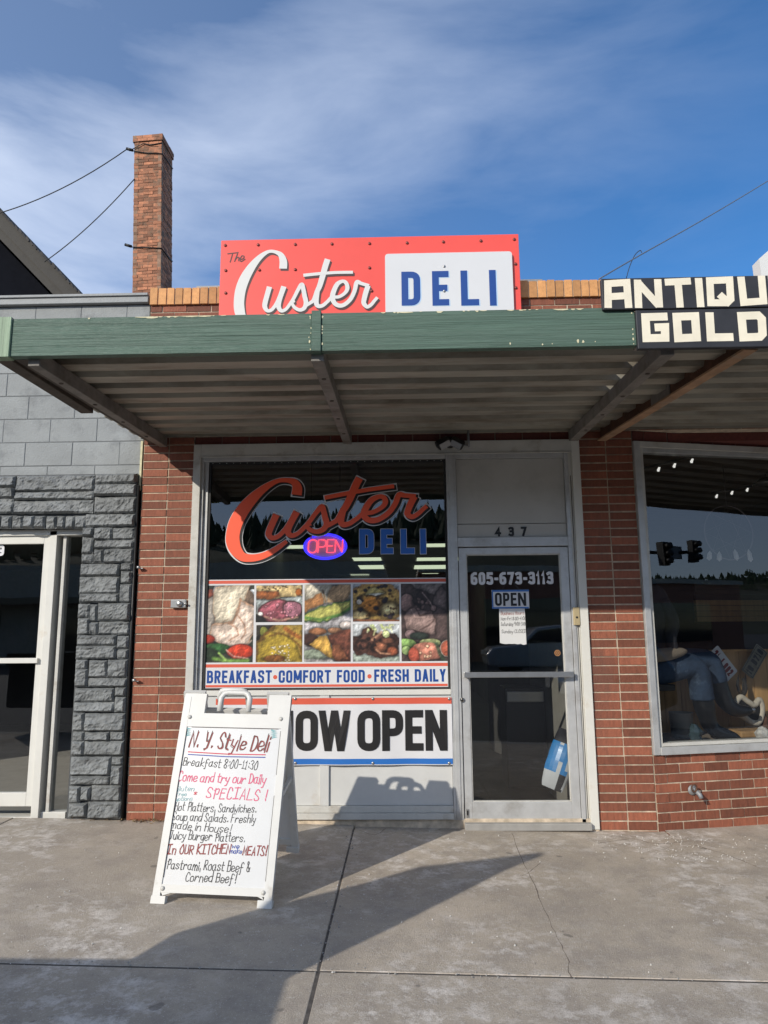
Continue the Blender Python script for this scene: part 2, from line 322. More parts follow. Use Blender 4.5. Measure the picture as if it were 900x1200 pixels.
def rounded(pts, rad, closed=False, n=5):
    out = []; k = len(pts)
    for i, p in enumerate(pts):
        v = Vector(p[:2])
        if len(p) < 3 or (not closed and i in (0, k-1)): out.append(v); continue
        a = Vector(pts[i-1][:2]); b = Vector(pts[(i+1) % k][:2]); la = (a-v).length; lb = (b-v).length; r = min(rad, la*.5, lb*.5)
        s = v+(a-v).normalized()*r; e = v+(b-v).normalized()*r
        for j in range(n+1):
            t = j/n; out.append(s*(1-t)**2+v*2*t*(1-t)+e*t*t)
    return out
O_ = (True, [(0, 0, 1), (0, 1, 1), (1, 1, 1), (1, 0, 1)])
BLOCK = {
 'A': [(False, [(0, 0), (.5, 1)]), (False, [(.5, 1), (1, 0)]), (False, [(.25, .28), (.75, .28)])],
 'B': [(False, [(0, 0), (0, 1), (.9, 1, 1), (.9, .54, 1), (0, .54)]), (False, [(0, .54), (1, .54, 1), (1, 0, 1), (0, 0)])],
 'C': [(False, [(1, .68), (1, 1, 1), (0, 1, 1), (0, 0, 1), (1, 0, 1), (1, .32)])],
 'D': [(True, [(0, 0), (0, 1), (1, 1, 1), (1, 0, 1)])],
 'E': [(False, [(1, 1), (0, 1), (0, 0), (1, 0)]), (False, [(0, .51), (.85, .51)])],
 'F': [(False, [(1, 1), (0, 1), (0, 0)]), (False, [(0, .50), (.85, .50)])],
 'G': [(False, [(1, .72), (1, 1, 1), (0, 1, 1), (0, 0, 1), (1, 0, 1), (1, .46), (.55, .46)])],
 'H': [(False, [(0, 0), (0, 1)]), (False, [(1, 0), (1, 1)]), (False, [(0, .5), (1, .5)])],
 'I': [(False, [(.5, 0), (.5, 1)])],
 'K': [(False, [(0, 0), (0, 1)]), (False, [(1, 1), (.05, .42)]), (False, [(.35, .6), (1, 0)])],
 'L': [(False, [(0, 1), (0, 0), (1, 0)])],
 'M': [(False, [(0, 0), (0, 1)]), (False, [(0, 1), (.5, .15)]), (False, [(.5, .15), (1, 1)]), (False, [(1, 1), (1, 0)])],
 'N': [(False, [(0, 0), (0, 1)]), (False, [(0, 1), (1, 0)]), (False, [(1, 0), (1, 1)])],
 'O': [O_], '0': [O_],
 'P': [(False, [(0, 0), (0, 1), (1, 1, 1), (1, .44, 1), (0, .44)])],
 'R': [(False, [(0, 0), (0, 1), (.95, 1, 1), (.95, .48, 1), (0, .48)]), (False, [(.5, .48), (1, 0)])],
 'S': [(False, [(1, .82), (.95, 1, 1), (0, 1, 1), (0, .58, 1), (1, .46, 1), (1, 0, 1), (.05, 0, 1), (0, .18)])],
 'T': [(False, [(0, 1), (1, 1)]), (False, [(.5, 1), (.5, 0)])],
 'U': [(False, [(0, 1), (0, 0, 1), (1, 0, 1), (1, 1)])],
 'W': [(False, [(0, 1), (.25, 0)]), (False, [(.25, 0), (.5, 1)]), (False, [(.5, 1), (.75, 0)]), (False, [(.75, 0), (1, 1)])],
 'Y': [(False, [(0, 1), (.5, .42)]), (False, [(1, 1), (.5, .42)]), (False, [(.5, .5), (.5, 0)])],
 'Q': [O_, (False, [(.6, .35), (1, 0)])],
 '1': [(False, [(.1, .82), (.55, 1), (.55, 0)])],
 '3': [(False, [(0, .93), (.3, 1), (1, 1, 1), (.95, .53, 1), (.35, .53)]), (False, [(.35, .53), (1, .53, 1), (1, 0, 1), (.3, 0), (0, .07)])],
 '4': [(False, [(.72, 0), (.72, 1), (0, .28), (1, .28)])],
 '2': [(False, [(0, .75), (0, 1, 1), (1, 1, 1), (1, .6, 1), (0, 0), (1, 0)])],
 '5': [(False, [(.95, 1), (.08, 1), (.03, .58), (1, .60, 1), (1, 0, 1), (.3, 0), (0, .06)])],
 '6': [(False, [(.9, 1), (.55, 1), (0, .85, 1), (0, .3)]), (True, [(0, 0, 1), (0, .56, 1), (1, .56, 1), (1, 0, 1)])],
 '7': [(False, [(0, 1), (1, 1), (.35, 0)])],
 '8': [(True, [(0, .53, 1), (0, 1, 1), (1, 1, 1), (1, .53, 1)]), (True, [(0, 0, 1), (0, .53, 1), (1, .53, 1), (1, 0, 1)])],
 '9': [(False, [(0, .20), (0, 0, 1), (1, 0, 1), (1, .7)]), (True, [(0, .44, 1), (0, 1, 1), (1, 1, 1), (1, .44, 1)])],
 'J': [(False, [(1, 1), (1, 0, 1), (0, 0, 1), (0, .3)])],
 '-': [(False, [(0, .45), (1, .45)])], '.': [(False, [(.5, 0), (.5, .02)])],
}
NARROW = {'I': .32, '-': .6, '1': .6, '.': .35, ' ': .55, 'W': 1.5, 'M': 1.3, 'L': .85, 'E': .88, 'F': .85}
def block_text(mb, fr, txt, u0, u1, v0, v1, t, m, h=.001, gap=.25, rad=.35):
    """fit txt between u0..u1, letter height v0..v1, stroke t"""
    ws = [NARROW.get(c, 1.0) for c in txt]; tot = sum(ws)+gap*(len(txt)-1); s = (u1-u0)/tot; x = u0
    for c, w in zip(txt, ws):
        if c == '*':
            cx, cy = x+.5*s, (v0+v1)/2; r = t*.95; poly2(mb, fr, [(cx+r*math.cos(a*.5236), cy+r*math.sin(a*.5236)) for a in range(12)], h, 'stripe_red')
        elif c != ' ':
            iw = max(w*s-t, 1e-4); ih = (v1-v0)-t
            for k, (cl, pts) in enumerate(BLOCK[c]):
                q = [((x+t/2+p[0]*iw, v0+t/2+p[1]*ih) + ((1,) if len(p) > 2 else ())) for p in pts]
                if len(q) == 2 and pts[0][0] != pts[1][0] and pts[0][1] != pts[1][1]:      # slanted stroke: cut level at both ends
                    (ax_, ay_), (bx_, by_) = q; tt = t*.94; hw = tt/2*math.hypot(bx_-ax_, by_-ay_)/abs(by_-ay_); sl_ = (bx_-ax_)/(by_-ay_)
                    ya = ay_+(t/2 if pts[0][1] == 1 else (-t/2 if pts[0][1] == 0 else 0)); yb_ = by_+(t/2 if pts[1][1] == 1 else (-t/2 if pts[1][1] == 0 else 0)); xa_ = ax_; xb2 = bx_
                    if c not in 'N': hw = min(hw, t*.62)
                    else: hw = min(hw, t*.60)
                    poly2(mb, fr, [(xa_-hw, ya), (xa_+hw, ya), (xb2+hw, yb_), (xb2-hw, yb_)], h+.0003*k, m); continue
                ribbon(mb, fr, rounded(q, min(iw, ih)*rad*1.4, cl), t, h+.0003*k, m, cl, cap=t/2)
        x += (w+gap)*s
# --- hand lettering, one pen stroke per run: x digit, y hex digit (3 = baseline, 8 = x height, c = cap height)
HAND = {
 'a': '48 28 07 04 13 33 46|48 44 53', 'b': '0c 03|07 28 47 44 33 13 04', 'c': '47 38 18 06 04 13 33 44', 'd': '48 28 07 04 13 33 46|4c 43', 'e': '05 46 47 38 18 06 04 13 33 44',
 'f': '4b 3c 2c 1a 11 00|07 37', 'g': '48 28 07 04 13 33 46|48 41 30 10', 'h': '0c 03|06 18 38 47 43', 'i': '08 03|0a 0b', 'k': '0c 03|48 05 43', 'l': '0c 03', 'm': '08 03|06 18 28 36 33|36 48 58 66 63',
 'n': '08 03|06 18 38 47 43', 'o': '28 07 04 13 33 44 47 38 28', 'p': '08 00|07 28 47 44 33 13 04', 'r': '08 03|05 17 38 47', 's': '47 38 18 07 16 35 44 33 13 04', 't': '1c 14 23 33|09 39', 'u': '08 04 13 33 46|48 43',
 'w': '08 13 26 43 58', 'x': '08 43|48 03', 'y': '08 05 24|48 20 00', 'v': '08 23 48',
 'A': '03 2c 43|16 36', 'B': '03 0c|0c 3c 4a 38 08|08 48 46 44 33 03', 'C': '4a 3c 1c 08 05 13 33 44', 'D': '03 0c|0c 2c 49 45 23 03', 'E': '4c 0c 03 43|08 38', 'F': '4c 0c 03|08 38', 'G': '4a 3c 1c 08 05 13 33 45 47 27',
 'H': '0c 03|4c 43|08 48', 'I': '0c 4c|2c 23|03 43', 'J': '0c 4c|3c 34 23 04', 'K': '0c 03|4c 07 43', 'L': '0c 03 43', 'M': '03 0c 25 4c 43', 'N': '03 0c 43 4c', 'O': '2c 08 05 13 33 45 48 3c 2c', 'P': '13 1c|0a 3c 4b 48 37 17', 'R': '03 0c|0c 3c 4a 38 07|17 43',
 'S': '4a 3c 1c 09 18 36 44 33 13 04', 'T': '0c 4c|2c 23', 'U': '0c 05 13 33 45 4c', 'W': '0c 13 29 43 5c', 'Y': '0c 17 37|4c 33 12', '8': '38 19 0a 1c 3c 4a 05 13 33 45 17', '0': '2c 08 05 13 33 45 48 3c 2c', '1': '0a 1c 13|03 23', '3': '0b 2c 4a 28|28 46 43 23 04',
 ':': '15 16|19 1a', '-': '07 37', '.': '13 14', ',': '14 11', '!': '1c 16|13 14', '&': '43 0a 1c 2a 05 13 33 46', '*': '0a 46|46 0a|2b 25|06 4a', "'": '1c 1a', '9': '49 38 08 0b 2c 4b 43', '7': '0c 4c 13', '2': '0a 1c 3c 4a 03 43', '4': '33 3c 06 46', '5': '4c 0c 08 38 45 33 03', '6': '4c 08 05 13 33 45 37 06'}
def hand_text(mb, fr, txt, a, b, cap, pen, m, h=.0012, jit=.05, slant=.12):
    """write txt from point a to point b (plane coordinates), capital height cap"""
    a = Vector(a); b = Vector(b); d = b-a; u = d.normalized(); v = Vector((-u.y, u.x)); adv = []
    for c in txt:
        if c == ' ': adv.append(3.2)
        else: adv.append(max(int(p[0]) for s in HAND[c].split('|') for p in s.split())+2.0)
    sx = d.length/(sum(adv)-2.0); sy = cap/9.0; x = 0; k = 0
    for c, w in zip(txt, adv):
        if c != ' ':
            jy = random.uniform(-1, 1)*jit*cap; js = 1+random.uniform(-.08, .08)
            for s in HAND[c].split('|'):
                pts = [(int(p[0]), (int(p[1], 16)-3)) for p in s.split()]
                pts = [(px+random.uniform(-.28, .28), py*js+random.uniform(-.28, .28)) for px, py in pts]
                if len(pts) > 2 and c not in 'AEFHIKLMNTWYkvwxyi1478': pts = catmull(pts, 4)
                q = [a+u*((x+px+py*slant)*sx)+v*(py*sy+jy) for px, py in pts]
                ribbon(mb, fr, [(p.x, p.y) for p in q], [pen*.62*random.uniform(.8, 1.2) for _ in q], h+.00004*(k % 9), m, cap=pen*.4); k += 1
        x += w

# ------------------------------------------------------------------ bricks
def bricks(mb, u0, u1, z0, z1, cols, course, joint, depth, brick, mortar, y0=0.0, M=None, bond='stack', bl=.2, back=.10, jit=.002):
    """brick courses facing -y; stack bond in equal columns or running bond; mortar sheet set back"""
    n = max(1, round((z1-z0)/course)); ch = (z1-z0)/n
    mb.box(u0+.001, u1-.001, y0+.006, y0+back, z0, z1, mortar, M)
    for i in range(n):
        za = z0+i*ch+joint/2; zb = z0+(i+1)*ch-joint/2
        if bond == 'stack': ed = [u0+(u1-u0)*k/cols for k in range(cols+1)]
        else:
            ed = [u0]; x = u0+(bl if i % 2 else bl/2)
            while x < u1-.02: ed.append(x); x += bl
            ed.append(u1)
        for a, b in zip(ed, ed[1:]):
            j = random.uniform(-jit, jit); u_ = random.uniform; mb.box(a+joint/2+u_(-.002, .0015), b-joint/2+u_(-.0015, .002), y0+j, y0+back-.002, za+u_(-.0016, .0012), zb+u_(-.0012, .0016), brick, M)

# ================================================================== ground
def gz(x): return -.0187*x+.006
GM = Matrix(((1, 0, 0, 0), (0, 1, 0, 0), (-.0187, 0, 1, .006), (0, 0, 0, 1)))
def slab(mb, x0, x1, y0, y1, z, rnd=.004):
    """a cast slab with rounded arrises"""
    a = [(x0, y0), (x1, y0), (x1, y1), (x0, y1)]; b = [(x0+rnd, y0+rnd), (x1-rnd, y0+rnd), (x1-rnd, y1-rnd), (x0+rnd, y1-rnd)]
    vs = [(x, y, z-.10) for x, y in a]+[(x, y, z-rnd*.8) for x, y in a]+[(x, y, z) for x, y in b]
    fs = [(8, 9, 10, 11)]
    for i in range(4): j = (i+1) % 4; fs += [(i, j, j+4, i+4), (i+4, j+4, j+8, i+8)]
    mb.add(vs, fs, 'concrete', False, GM)
VX = -.385; HY = -2.345
mb = MB(); g = .006
xs = [-9.5, -6.3, -3.02, VX, 3.45, 6.6, 10]
for a, b in zip(xs, xs[1:]):
    slab(mb, a+g, b-g, HY+g, .02 if a < VX-.01 else -.13, 0)
    slab(mb, a+g, b-g, -4.05+g, HY-g, -.002)
slab(mb, VX+g, 1.95, -.128, .02, -.012, .004)          # narrow strip under the doorway
mb.add([(1.95, -.128, -.01), (3.45, -.128, -.01), (6, -.128, .02), (6, 2.0, .08), (1.95, .35, .03), (1.95, .02, -.004)], [(0, 1, 2, 3, 4, 5)], 'concrete', False, GM)
struct(mb.build('sidewalk'))
mb = MB(); mb.add([(-9.5, -4.05, -.0032), (10, -4.05, -.0032), (10, -.14, -.0032), (-9.5, -.14, -.0032)], [(0, 1, 2, 3)], 'crack', False, GM); struct(mb.build('sidewalk_base'))
mb = MB(); mb.box(-9.5, 10, -4.22, -4.054, -.3, -.004, 'kerb', GM); struct(mb.build('kerb', bevel=.012))
mb = MB(); mb.add([(-400, -400, -.16), (400, -400, -.16), (400, 400, -.16), (-400, 400, -.16)], [(0, 1, 2, 3)], 'asphalt'); struct(mb.build('street'))
# cracks in the paving: thin wandering hairlines
mb = MB(); fr = Frame((0, 0, .0025), (1, 0, -.0187), (0, 1, 0))
def crack(pts, w):
    q = [(p.x, p.y) for p in (G(*a) for a in pts)]; q = catmull(q, 6); q = [(x+random.uniform(-.006, .006), y+random.uniform(-.006, .006)) for x, y in q]
    ribbon(mb, fr, q, [w*random.uniform(.3, 1.3) for _ in q], .004, 'hairline')
crack([(600, 975), (612, 1005), (632, 1050), (650, 1090), (664, 1120), (668, 1143)], .0045)
crack([(632, 1010), (618, 1022), (607, 1026)], .006); crack([(815, 985), (850, 995), (885, 1008)], .007)
crack([(700, 985), (740, 979), (770, 984), (810, 980)], .007)
crack([(420, 975), (440, 980), (452, 972)], .006)
struct(mb.build('sidewalk_cracks'))


mb = MB(); rs = random.Random(11)
for k in range(520):
    if k < 170: x, y = rs.gauss(2.0, .35), rs.uniform(-.75, -.12)
    elif k < 330: x, y = rs.uniform(-2.9, 2.6), rs.uniform(-2.4, -.1)
    elif k < 430: x, y = rs.gauss(VX, .03), rs.uniform(-2.4, -.2)
    else: x, y = rs.uniform(-2.6, 2.2), rs.gauss(HY, .03)
    r = rs.uniform(.0022, .0055); z = gz(x)+.001; c = Vector((x, y, z+r*.5)); vs_ = [c+Vector(q)*r*rs.uniform(.7, 1.2) for q in ((1, 0, 0), (-1, 0, 0), (0, 1, 0), (0, -1, 0), (0, 0, 1), (0, 0, -1))]
    mb.add(vs_, [(0, 2, 4), (2, 1, 4), (1, 3, 4), (3, 0, 4), (2, 0, 5), (1, 2, 5), (3, 1, 5), (0, 3, 5)], 'white_rock' if k < 330 else 'kerb')
tag(mb.build('pavement_grit'), 'pale grit and small pebbles scattered over the concrete pavement', 'grit', kind='stuff')
mb = MB()
for k in range(120):
    x = rs.gauss(-1.97, .11) if k < 85 else rs.uniform(-2.6, -1.75); y = -.012-abs(rs.gauss(0, .03)); z = gz(x)+rs.uniform(.002, .02); a_ = rs.uniform(0, 6.28); l_ = rs.uniform(.006, .02); d_ = Vector((math.cos(a_), math.sin(a_), rs.uniform(-.2, .5)))*l_; e_ = Vector((-math.sin(a_), math.cos(a_), rs.uniform(-.3, .3)))*l_*.4; c = Vector((x, y, z))
    mb.add([c-d_, c+e_, c+d_, c-e_], [(0, 1, 2), (0, 2, 3)], 'dry_leaf')
tag(mb.build('dry_leaves'), 'dry brown leaf litter gathered at the foot of the left brick pillar', 'leaf litter', kind='stuff')

# ================================================================== brick building
B = thing('brick_building', 'single storey red brick shop building with a deli front, brick parapet and tall chimney', 'building', (0, .3, 0))
CO = .0677; J = .0105
mb = MB(); bricks(mb, -2.145, -1.717, -.03, 3.07, 2, CO, J, .1, 'brick', 'mortar'); mb.build('brick_pillar', B)
mb = MB(); bricks(mb, 1.457, 1.893, -.10, 3.07, 2, CO, J, .1, 'brick', 'mortar'); mb.build('brick_pillar', B)
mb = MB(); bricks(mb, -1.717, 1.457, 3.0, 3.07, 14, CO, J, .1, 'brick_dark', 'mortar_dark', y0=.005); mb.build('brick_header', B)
mb = MB(); bricks(mb, -2.145, 5.5, 3.07, 4.25, 0, CO, J, .1, 'brick', 'mortar', bond='run', bl=.21); par = mb.build('parapet', B)
mb = MB(); x = -2.145
mb.box(-2.14, 3.5, -.012, .27, 4.248, 4.392, 'mortar')
while x < 3.4:
    w = random.uniform(.058, .066); j = random.uniform(-.004, .004); zt = 4.395+random.uniform(-.004, .004)
    vs = MB(); mb.box(x, x+w, -.022+j, .28, 4.246, zt, 'coping_brick'); x += w+.0105
mb.build('brick_coping', par)
mb = MB(); mb.box(-2.1, 5.5, .11, .3, 3.0, 4.24, 'brick_dark'); mb.box(-2.1, 5.4, .3, 13, 3.55, 3.62, 'cap_grey'); mb.build('roof', B)
# chimney, leaning a little
def chim():
    a = P(157.5, 160, 7.5); w = .585; dpt = .62
    T = Matrix.Translation((a.x, 7.5, 0)) @ Matrix.Translation((0, 0, a.z)) @ Matrix.Rotation(R(-2.2), 4, 'Y') @ Matrix.Rotation(R(-2), 4, 'Z')
    mb = MB()
    def face(M, L_, z0, z1): bricks(mb, 0, L_, z0, z1, 0, .0677, .010, .1, 'chimney_brick', 'chimney_mortar', M=M, bond='run', bl=.205, back=.08, jit=.006)
    MR = T @ Matrix.Translation((w, 0, 0)) @ Matrix.Rotation(R(90), 4, 'Z')
    ML = T @ Matrix.Translation((0, dpt, 0)) @ Matrix.Rotation(R(-90), 4, 'Z')
    for M, L_ in ((T, w), (MR, dpt), (ML, dpt)): face(M, L_, -7.5, -.14)
    mb.box(.05, w-.05, .05, dpt, -7.5, -.1, 'chimney_mortar', T)
    c = mb.build('chimney', B)
    mb = MB()
    for M, L_ in ((T, w+.05), (MR, dpt+.05), (ML, dpt+.05)):
        K = M @ Matrix.Translation((-.025, -.025, 0)); bricks(mb, 0, L_, -.14, 0, 0, .07, .010, .1, 'chimney_brick', 'chimney_mortar', M=K, bond='run', bl=.205, back=.08, jit=.004)
    mb.box(-.01, w+.01, .0, dpt, -.13, .004, 'chimney_mortar', T); mb.build('chimney_cap', c)
    for zz, dz in ((-.36, .03), (-2.52, -.01)):
        mb = MB(); mb.tube([T @ Vector(p) for p in ((-.13, -.03, zz+.06), (0, -.02, zz+.01), (w*.5, -.016, zz-.03-dz), (w+.015, -.015, zz-.07-dz), (w+.02, dpt*.6, zz-.05), (w+.01, dpt, zz))], .011, 'black_metal', 6)
        if dz > 0: mb.tube([T @ Vector(p) for p in ((-.1, -.02, zz+.02), (w*.35, -.02, zz+.17), (w*.6, -.016, zz+.12), (w+.015, -.015, zz+.15))], .010, 'black_metal', 6)
        mb.tube([T @ Vector(p) for p in ((-.15, -.03, zz+.07), (-.02, -.03, zz+.02))], .03, 'black_metal', 8); mb.build('wire_strap', c)
    return T
TCH = chim()

# ---- deli shop front (part of the building)
FY = -.022
mb = MB()
mb.box(-1.717, -1.655, FY, .10, .03, 2.999, 'frame_paint'); mb.box(-1.655, -1.632, .0, .10, .03, 2.9, 'alu'); mb.box(-1.632, -1.598, .022, .10, .98, 2.87, 'alu')
mb.box(-1.655, 1.392, FY, .10, 2.895, 2.999, 'frame_paint'); mb.box(-1.632, .366, -.008, .10, 2.858, 2.893, 'alu')
mb.box(-1.655, 1.392, -.03, -.0225, 2.886, 2.894, 'frame_paint')
mb.box(.367, .446, -.012, .10, .045, 2.894, 'alu'); mb.box(.389, .424, -.019, -.0125, .05, 2.89, 'alu')
mb.box(1.392, 1.457, FY, .10, -.02, 2.999, 'white_paint'); mb.box(1.362, 1.392, .004, .10, -.01, 2.894, 'white_paint'); mb.box(1.330, 1.362, -.010, .10, -.005, 2.894, 'alu')
mb.box(1.3765, 1.3815, -.002, .004, 0, 2.7, 'crack')
mb.box(.447, 1.329, -.002, .10, 2.852, 2.894, 'alu'); mb.box(.447, 1.329, -.008, .10, 2.124, 2.198, 'alu')
mb.box(-1.632, .366, -.004, .10, .968, 1.008, 'white_paint')
shop = mb.build('shop_front_frame', B, bevel=.003)
mb = MB(); mb.box(.449, 1.328, .016, .09, 2.312, 2.850, 'transom'); mb.box(.449, 1.328, .012, .09, 2.200, 2.308, 'transom'); tp = mb.build('transom_panel', shop, bevel=.003)
mb = MB(); mb.box(-1.654, .366, .012, .09, .148, .966, 'kick_panel')
xb = PX(380, 925, .0); mb.box(xb-.036, xb+.036, -.006, .0115, .148, .966, 'kick_panel')
mb.box(-1.66, .366, -.014, .09, .10, .147, 'frame_paint'); mb.box(-1.66, .366, -.035, .09, .055, .099, 'frame_paint'); mb.box(-1.717, 1.457, -.01, .09, -.06, .0545, 'mortar')
mb.build('bulkhead', shop, bevel=.003)
mb = MB(); mb.box(.447, 1.392, -.06, .10, -.02, .03, 'kerb'); mb.build('door_sill', shop, bevel=.005)
GY = .045
def pane(name, x0, x1, z0, z1, y, parent, m='shop_glass', M=None):
    mb = MB(); mb.add([(x0, y, z0), (x1, y, z0), (x1, y, z1), (x0, y, z1)], [(0, 1, 2, 3)], m, False, M); return mb.build(name, parent)
pane('window_glass', -1.598, .368, 1.0, 2.86, GY, shop)
mb = MB()
for x0, x1, z0, z1 in ((-1.598, -1.578, 1.006, 2.86), (.349, .3665, 1.006, 2.86), (-1.578, .349, 2.838, 2.858), (-1.578, .349, 1.009, 1.024)): mb.box(x0, x1, .03, .044, z0, z1, 'black_rubber')
for i in range(34): x = -1.57+i*.0575; mb.box(x, x+.006, .028, .03, 2.845, 2.851, 'alu')
mb.build('window_gasket', shop)
# numerals on the transom
FT = lambda y: Frame((0, y, 0), (1, 0, 0), (0, 0, 1))
mb = MB()
for c, xa, xb_ in (('4', 580, 587.5), ('3', 596, 602.5), ('7', 610.5, 617.5)):
    mb = MB(); block_text(mb, FT(.012), c, PX(xa, 623), PX(xb_, 623), PZ(628.3, 600), PZ(617.2, 600), .018, 'letter_black', .003); mb.build('house_numeral', shop, label='black house numeral '+c)

# ---- door
DY = .0
mb = MB(); mb.box(.452, .512, DY, DY+.045, .04, 2.116, 'alu'); mb.box(1.262, 1.327, DY, DY+.045, .04, 2.116, 'alu'); mb.box(.512, 1.262, DY, DY+.045, 2.062, 2.116, 'alu'); mb.box(.512, 1.262, DY, DY+.045, .04, .172, 'alu')
for x0, x1, z0, z1 in ((.512, .520, .172, 2.062), (1.254, 1.262, .172, 2.062), (.52, 1.254, 2.054, 2.062), (.52, 1.254, .172, .18)): mb.box(x0, x1, DY+.006, DY+.04, z0, z1, 'frame_paint')
door = mb.build('shop_door', B, bevel=.003)
pane('door_glass', .52, 1.254, .18, 2.054, DY+.02, door)
z = PZ(790, 600); mb = MB(); mb.box(.468, 1.312, -.062, -.044, z-.022, z+.020, 'steel'); mb.box(.474, .496, -.044, -.001, z-.018, z+.016, 'steel'); mb.box(1.284, 1.306, -.044, -.001, z-.018, z+.016, 'steel'); mb.build('push_bar', door, bevel=.003)
z = PZ(820, 541); x = PX(541, 820)+.004; mb = MB(); mb.tube([(x, -.012, z), (x, .002, z)], .017, 'steel', 16); mb.tube([(x, -.014, z), (x, -.01, z)], .009, 'black_metal', 10); mb.build('door_lock', door)
mb = MB(); z = PZ(953, 548); mb.box(.462, .482, -.006, 0, z-.03, z+.03, 'steel'); mb.box(.466, .476, -.012, -.006, z-.012, z+.02, 'black_metal'); mb.build('floor_pivot', door)
z = PZ(722, 675); x = PX(675.5, 722); mb = MB(); mb.box(x-.028, x+.020, -.030, -.0105, z-.07, z+.068, 'brass'); mb.tube([(x-.004, -.034, z-.01), (x-.004, -.028, z-.01)], .009, 'black_metal', 10); mb.build('strike_box', shop, bevel=.003)
def fx(x, y, Y): p = P(x, y, Y); return p.x, p.z
def px_text(mb, txt, x0, x1, yb, yt, t, m, Y, h=.001, **k):
    a = P(x0, (yb+yt)/2, Y); b = P(x1, (yb+yt)/2, Y); block_text(mb, FT(Y), txt, a.x, b.x, P((x0+x1)/2, yb, Y).z, P((x0+x1)/2, yt, Y).z, t, m, h, **k)
mb = MB(); px_text(mb, '605-673-3113', 551.5, 648.5, 685, 670.2, .0225, 'vinyl_white', DY+.018, gap=.16); mb.build('phone_number', door, label='white phone number 605-673-3113')

# ---- inside of the deli
mb = MB(); mb.add([(-2.1, .12, -.05), (1.75, .12, -.05), (1.75, 13, -.05), (-2.1, 13, -.05)], [(0, 1, 2, 3)], 'interior_floor'); mb.build('interior_floor', B)
mb = MB(); mb.box(-2.2, -2.1, .12, 13, -.05, 3.5, 'interior'); mb.box(1.75, 1.85, .12, 13, -.05, 3.5, 'interior'); mb.box(-2.1, 1.75, 13, 13.1, -.05, 3.5, 'interior'); mb.build('interior_wall', B)
mb = MB(); mb.box(-2.1, 1.75, .12, 13, 2.92, 2.99, 'interior_ceiling'); mb.build('interior_ceiling', B)
mb = MB(); mb.box(1.36, 1.745, .30, .36, -.05, 1.35, 'inner_panel'); mb.box(1.36, 1.42, .36, 2.2, -.05, 1.35, 'inner_panel'); mb.build('interior_partition', B)

# ================================================================== antique bay (angled wall, same brickwork)
AX = 1.897
MA = Matrix.Translation((AX, 0, 0)) @ Matrix.Rotation(R(13), 4, 'Z'); MAi = MA.inverted(); An = Vector((-math.sin(R(13)), math.cos(R(13)), 0))
def A(x, y, d=0.0):
    """local (along, height) on the angled plane d metres behind the antique shop's wall"""
    p = MAi @ onplane(x, y, MA @ Vector((0, d, 0)), An); return p.x, p.z
ZS = A(770, 884)[1]; ZT = A(760, 518)[1]
mb = MB(); bricks(mb, 0.0, 3.2, -.12, ZS-.005, 0, CO, J, .1, 'brick', 'mortar', M=MA, bond='run', bl=.213); mb.build('brick_base', B)
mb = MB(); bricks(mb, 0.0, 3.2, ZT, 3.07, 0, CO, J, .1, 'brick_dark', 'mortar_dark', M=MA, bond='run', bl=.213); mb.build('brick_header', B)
AW = MB(); AW.box(0.0, .052, -.02, .09, ZS-.004, ZT, 'alu', MA); AW.box(.052, .088, .0, .09, ZS+.05, ZT-.05, 'frame_paint', MA); AW.box(.052, 3.2, -.02, .09, ZT-.05, ZT, 'frame_paint', MA); AW.box(.088, 3.2, .0, .09, ZT-.085, ZT-.052, 'alu', MA)
AW.box(.052, 3.2, -.032, .09, ZS-.004, ZS+.052, 'alu', MA); AW.box(.088, 3.2, .0, .09, ZS+.054, ZS+.078, 'frame_paint', MA)
aw = AW.build('display_window_frame', B, bevel=.003)
pane('display_glass', .085, 3.2, ZS+.07, ZT-.08, .03, aw, 'shop_glass', MA)
ZF = ZS+.03
mb = MB(); mb.box(.02, 3.3, .10, 1.5, ZF-.06, ZF, 'canvas_tan', MA); mb.build('display_shelf', B)
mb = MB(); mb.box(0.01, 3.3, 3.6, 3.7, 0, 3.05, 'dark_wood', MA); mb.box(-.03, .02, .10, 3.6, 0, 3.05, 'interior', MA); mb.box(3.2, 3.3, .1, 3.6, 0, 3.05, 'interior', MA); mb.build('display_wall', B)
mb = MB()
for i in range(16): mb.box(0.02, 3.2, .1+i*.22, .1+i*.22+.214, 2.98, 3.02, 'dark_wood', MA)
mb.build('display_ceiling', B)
# pine partition of upright boards at the back of the display
pl = A(838, 764, .80)
mb = MB(); x = .02
while x < 3.2: w = random.uniform(.13, .17); mb.box(x, x+w-.004, .80+random.uniform(-.002, .002), .83, ZF, pl[1], 'pine', MA); x += w
mb.box(.02, 3.2, .785, .835, pl[1]+.001, pl[1]+.02, 'pine', MA)
tag(mb.build('plank_partition', bevel=.002), 'low yellow pine board partition behind the jeans in the antique shop window', 'partition')

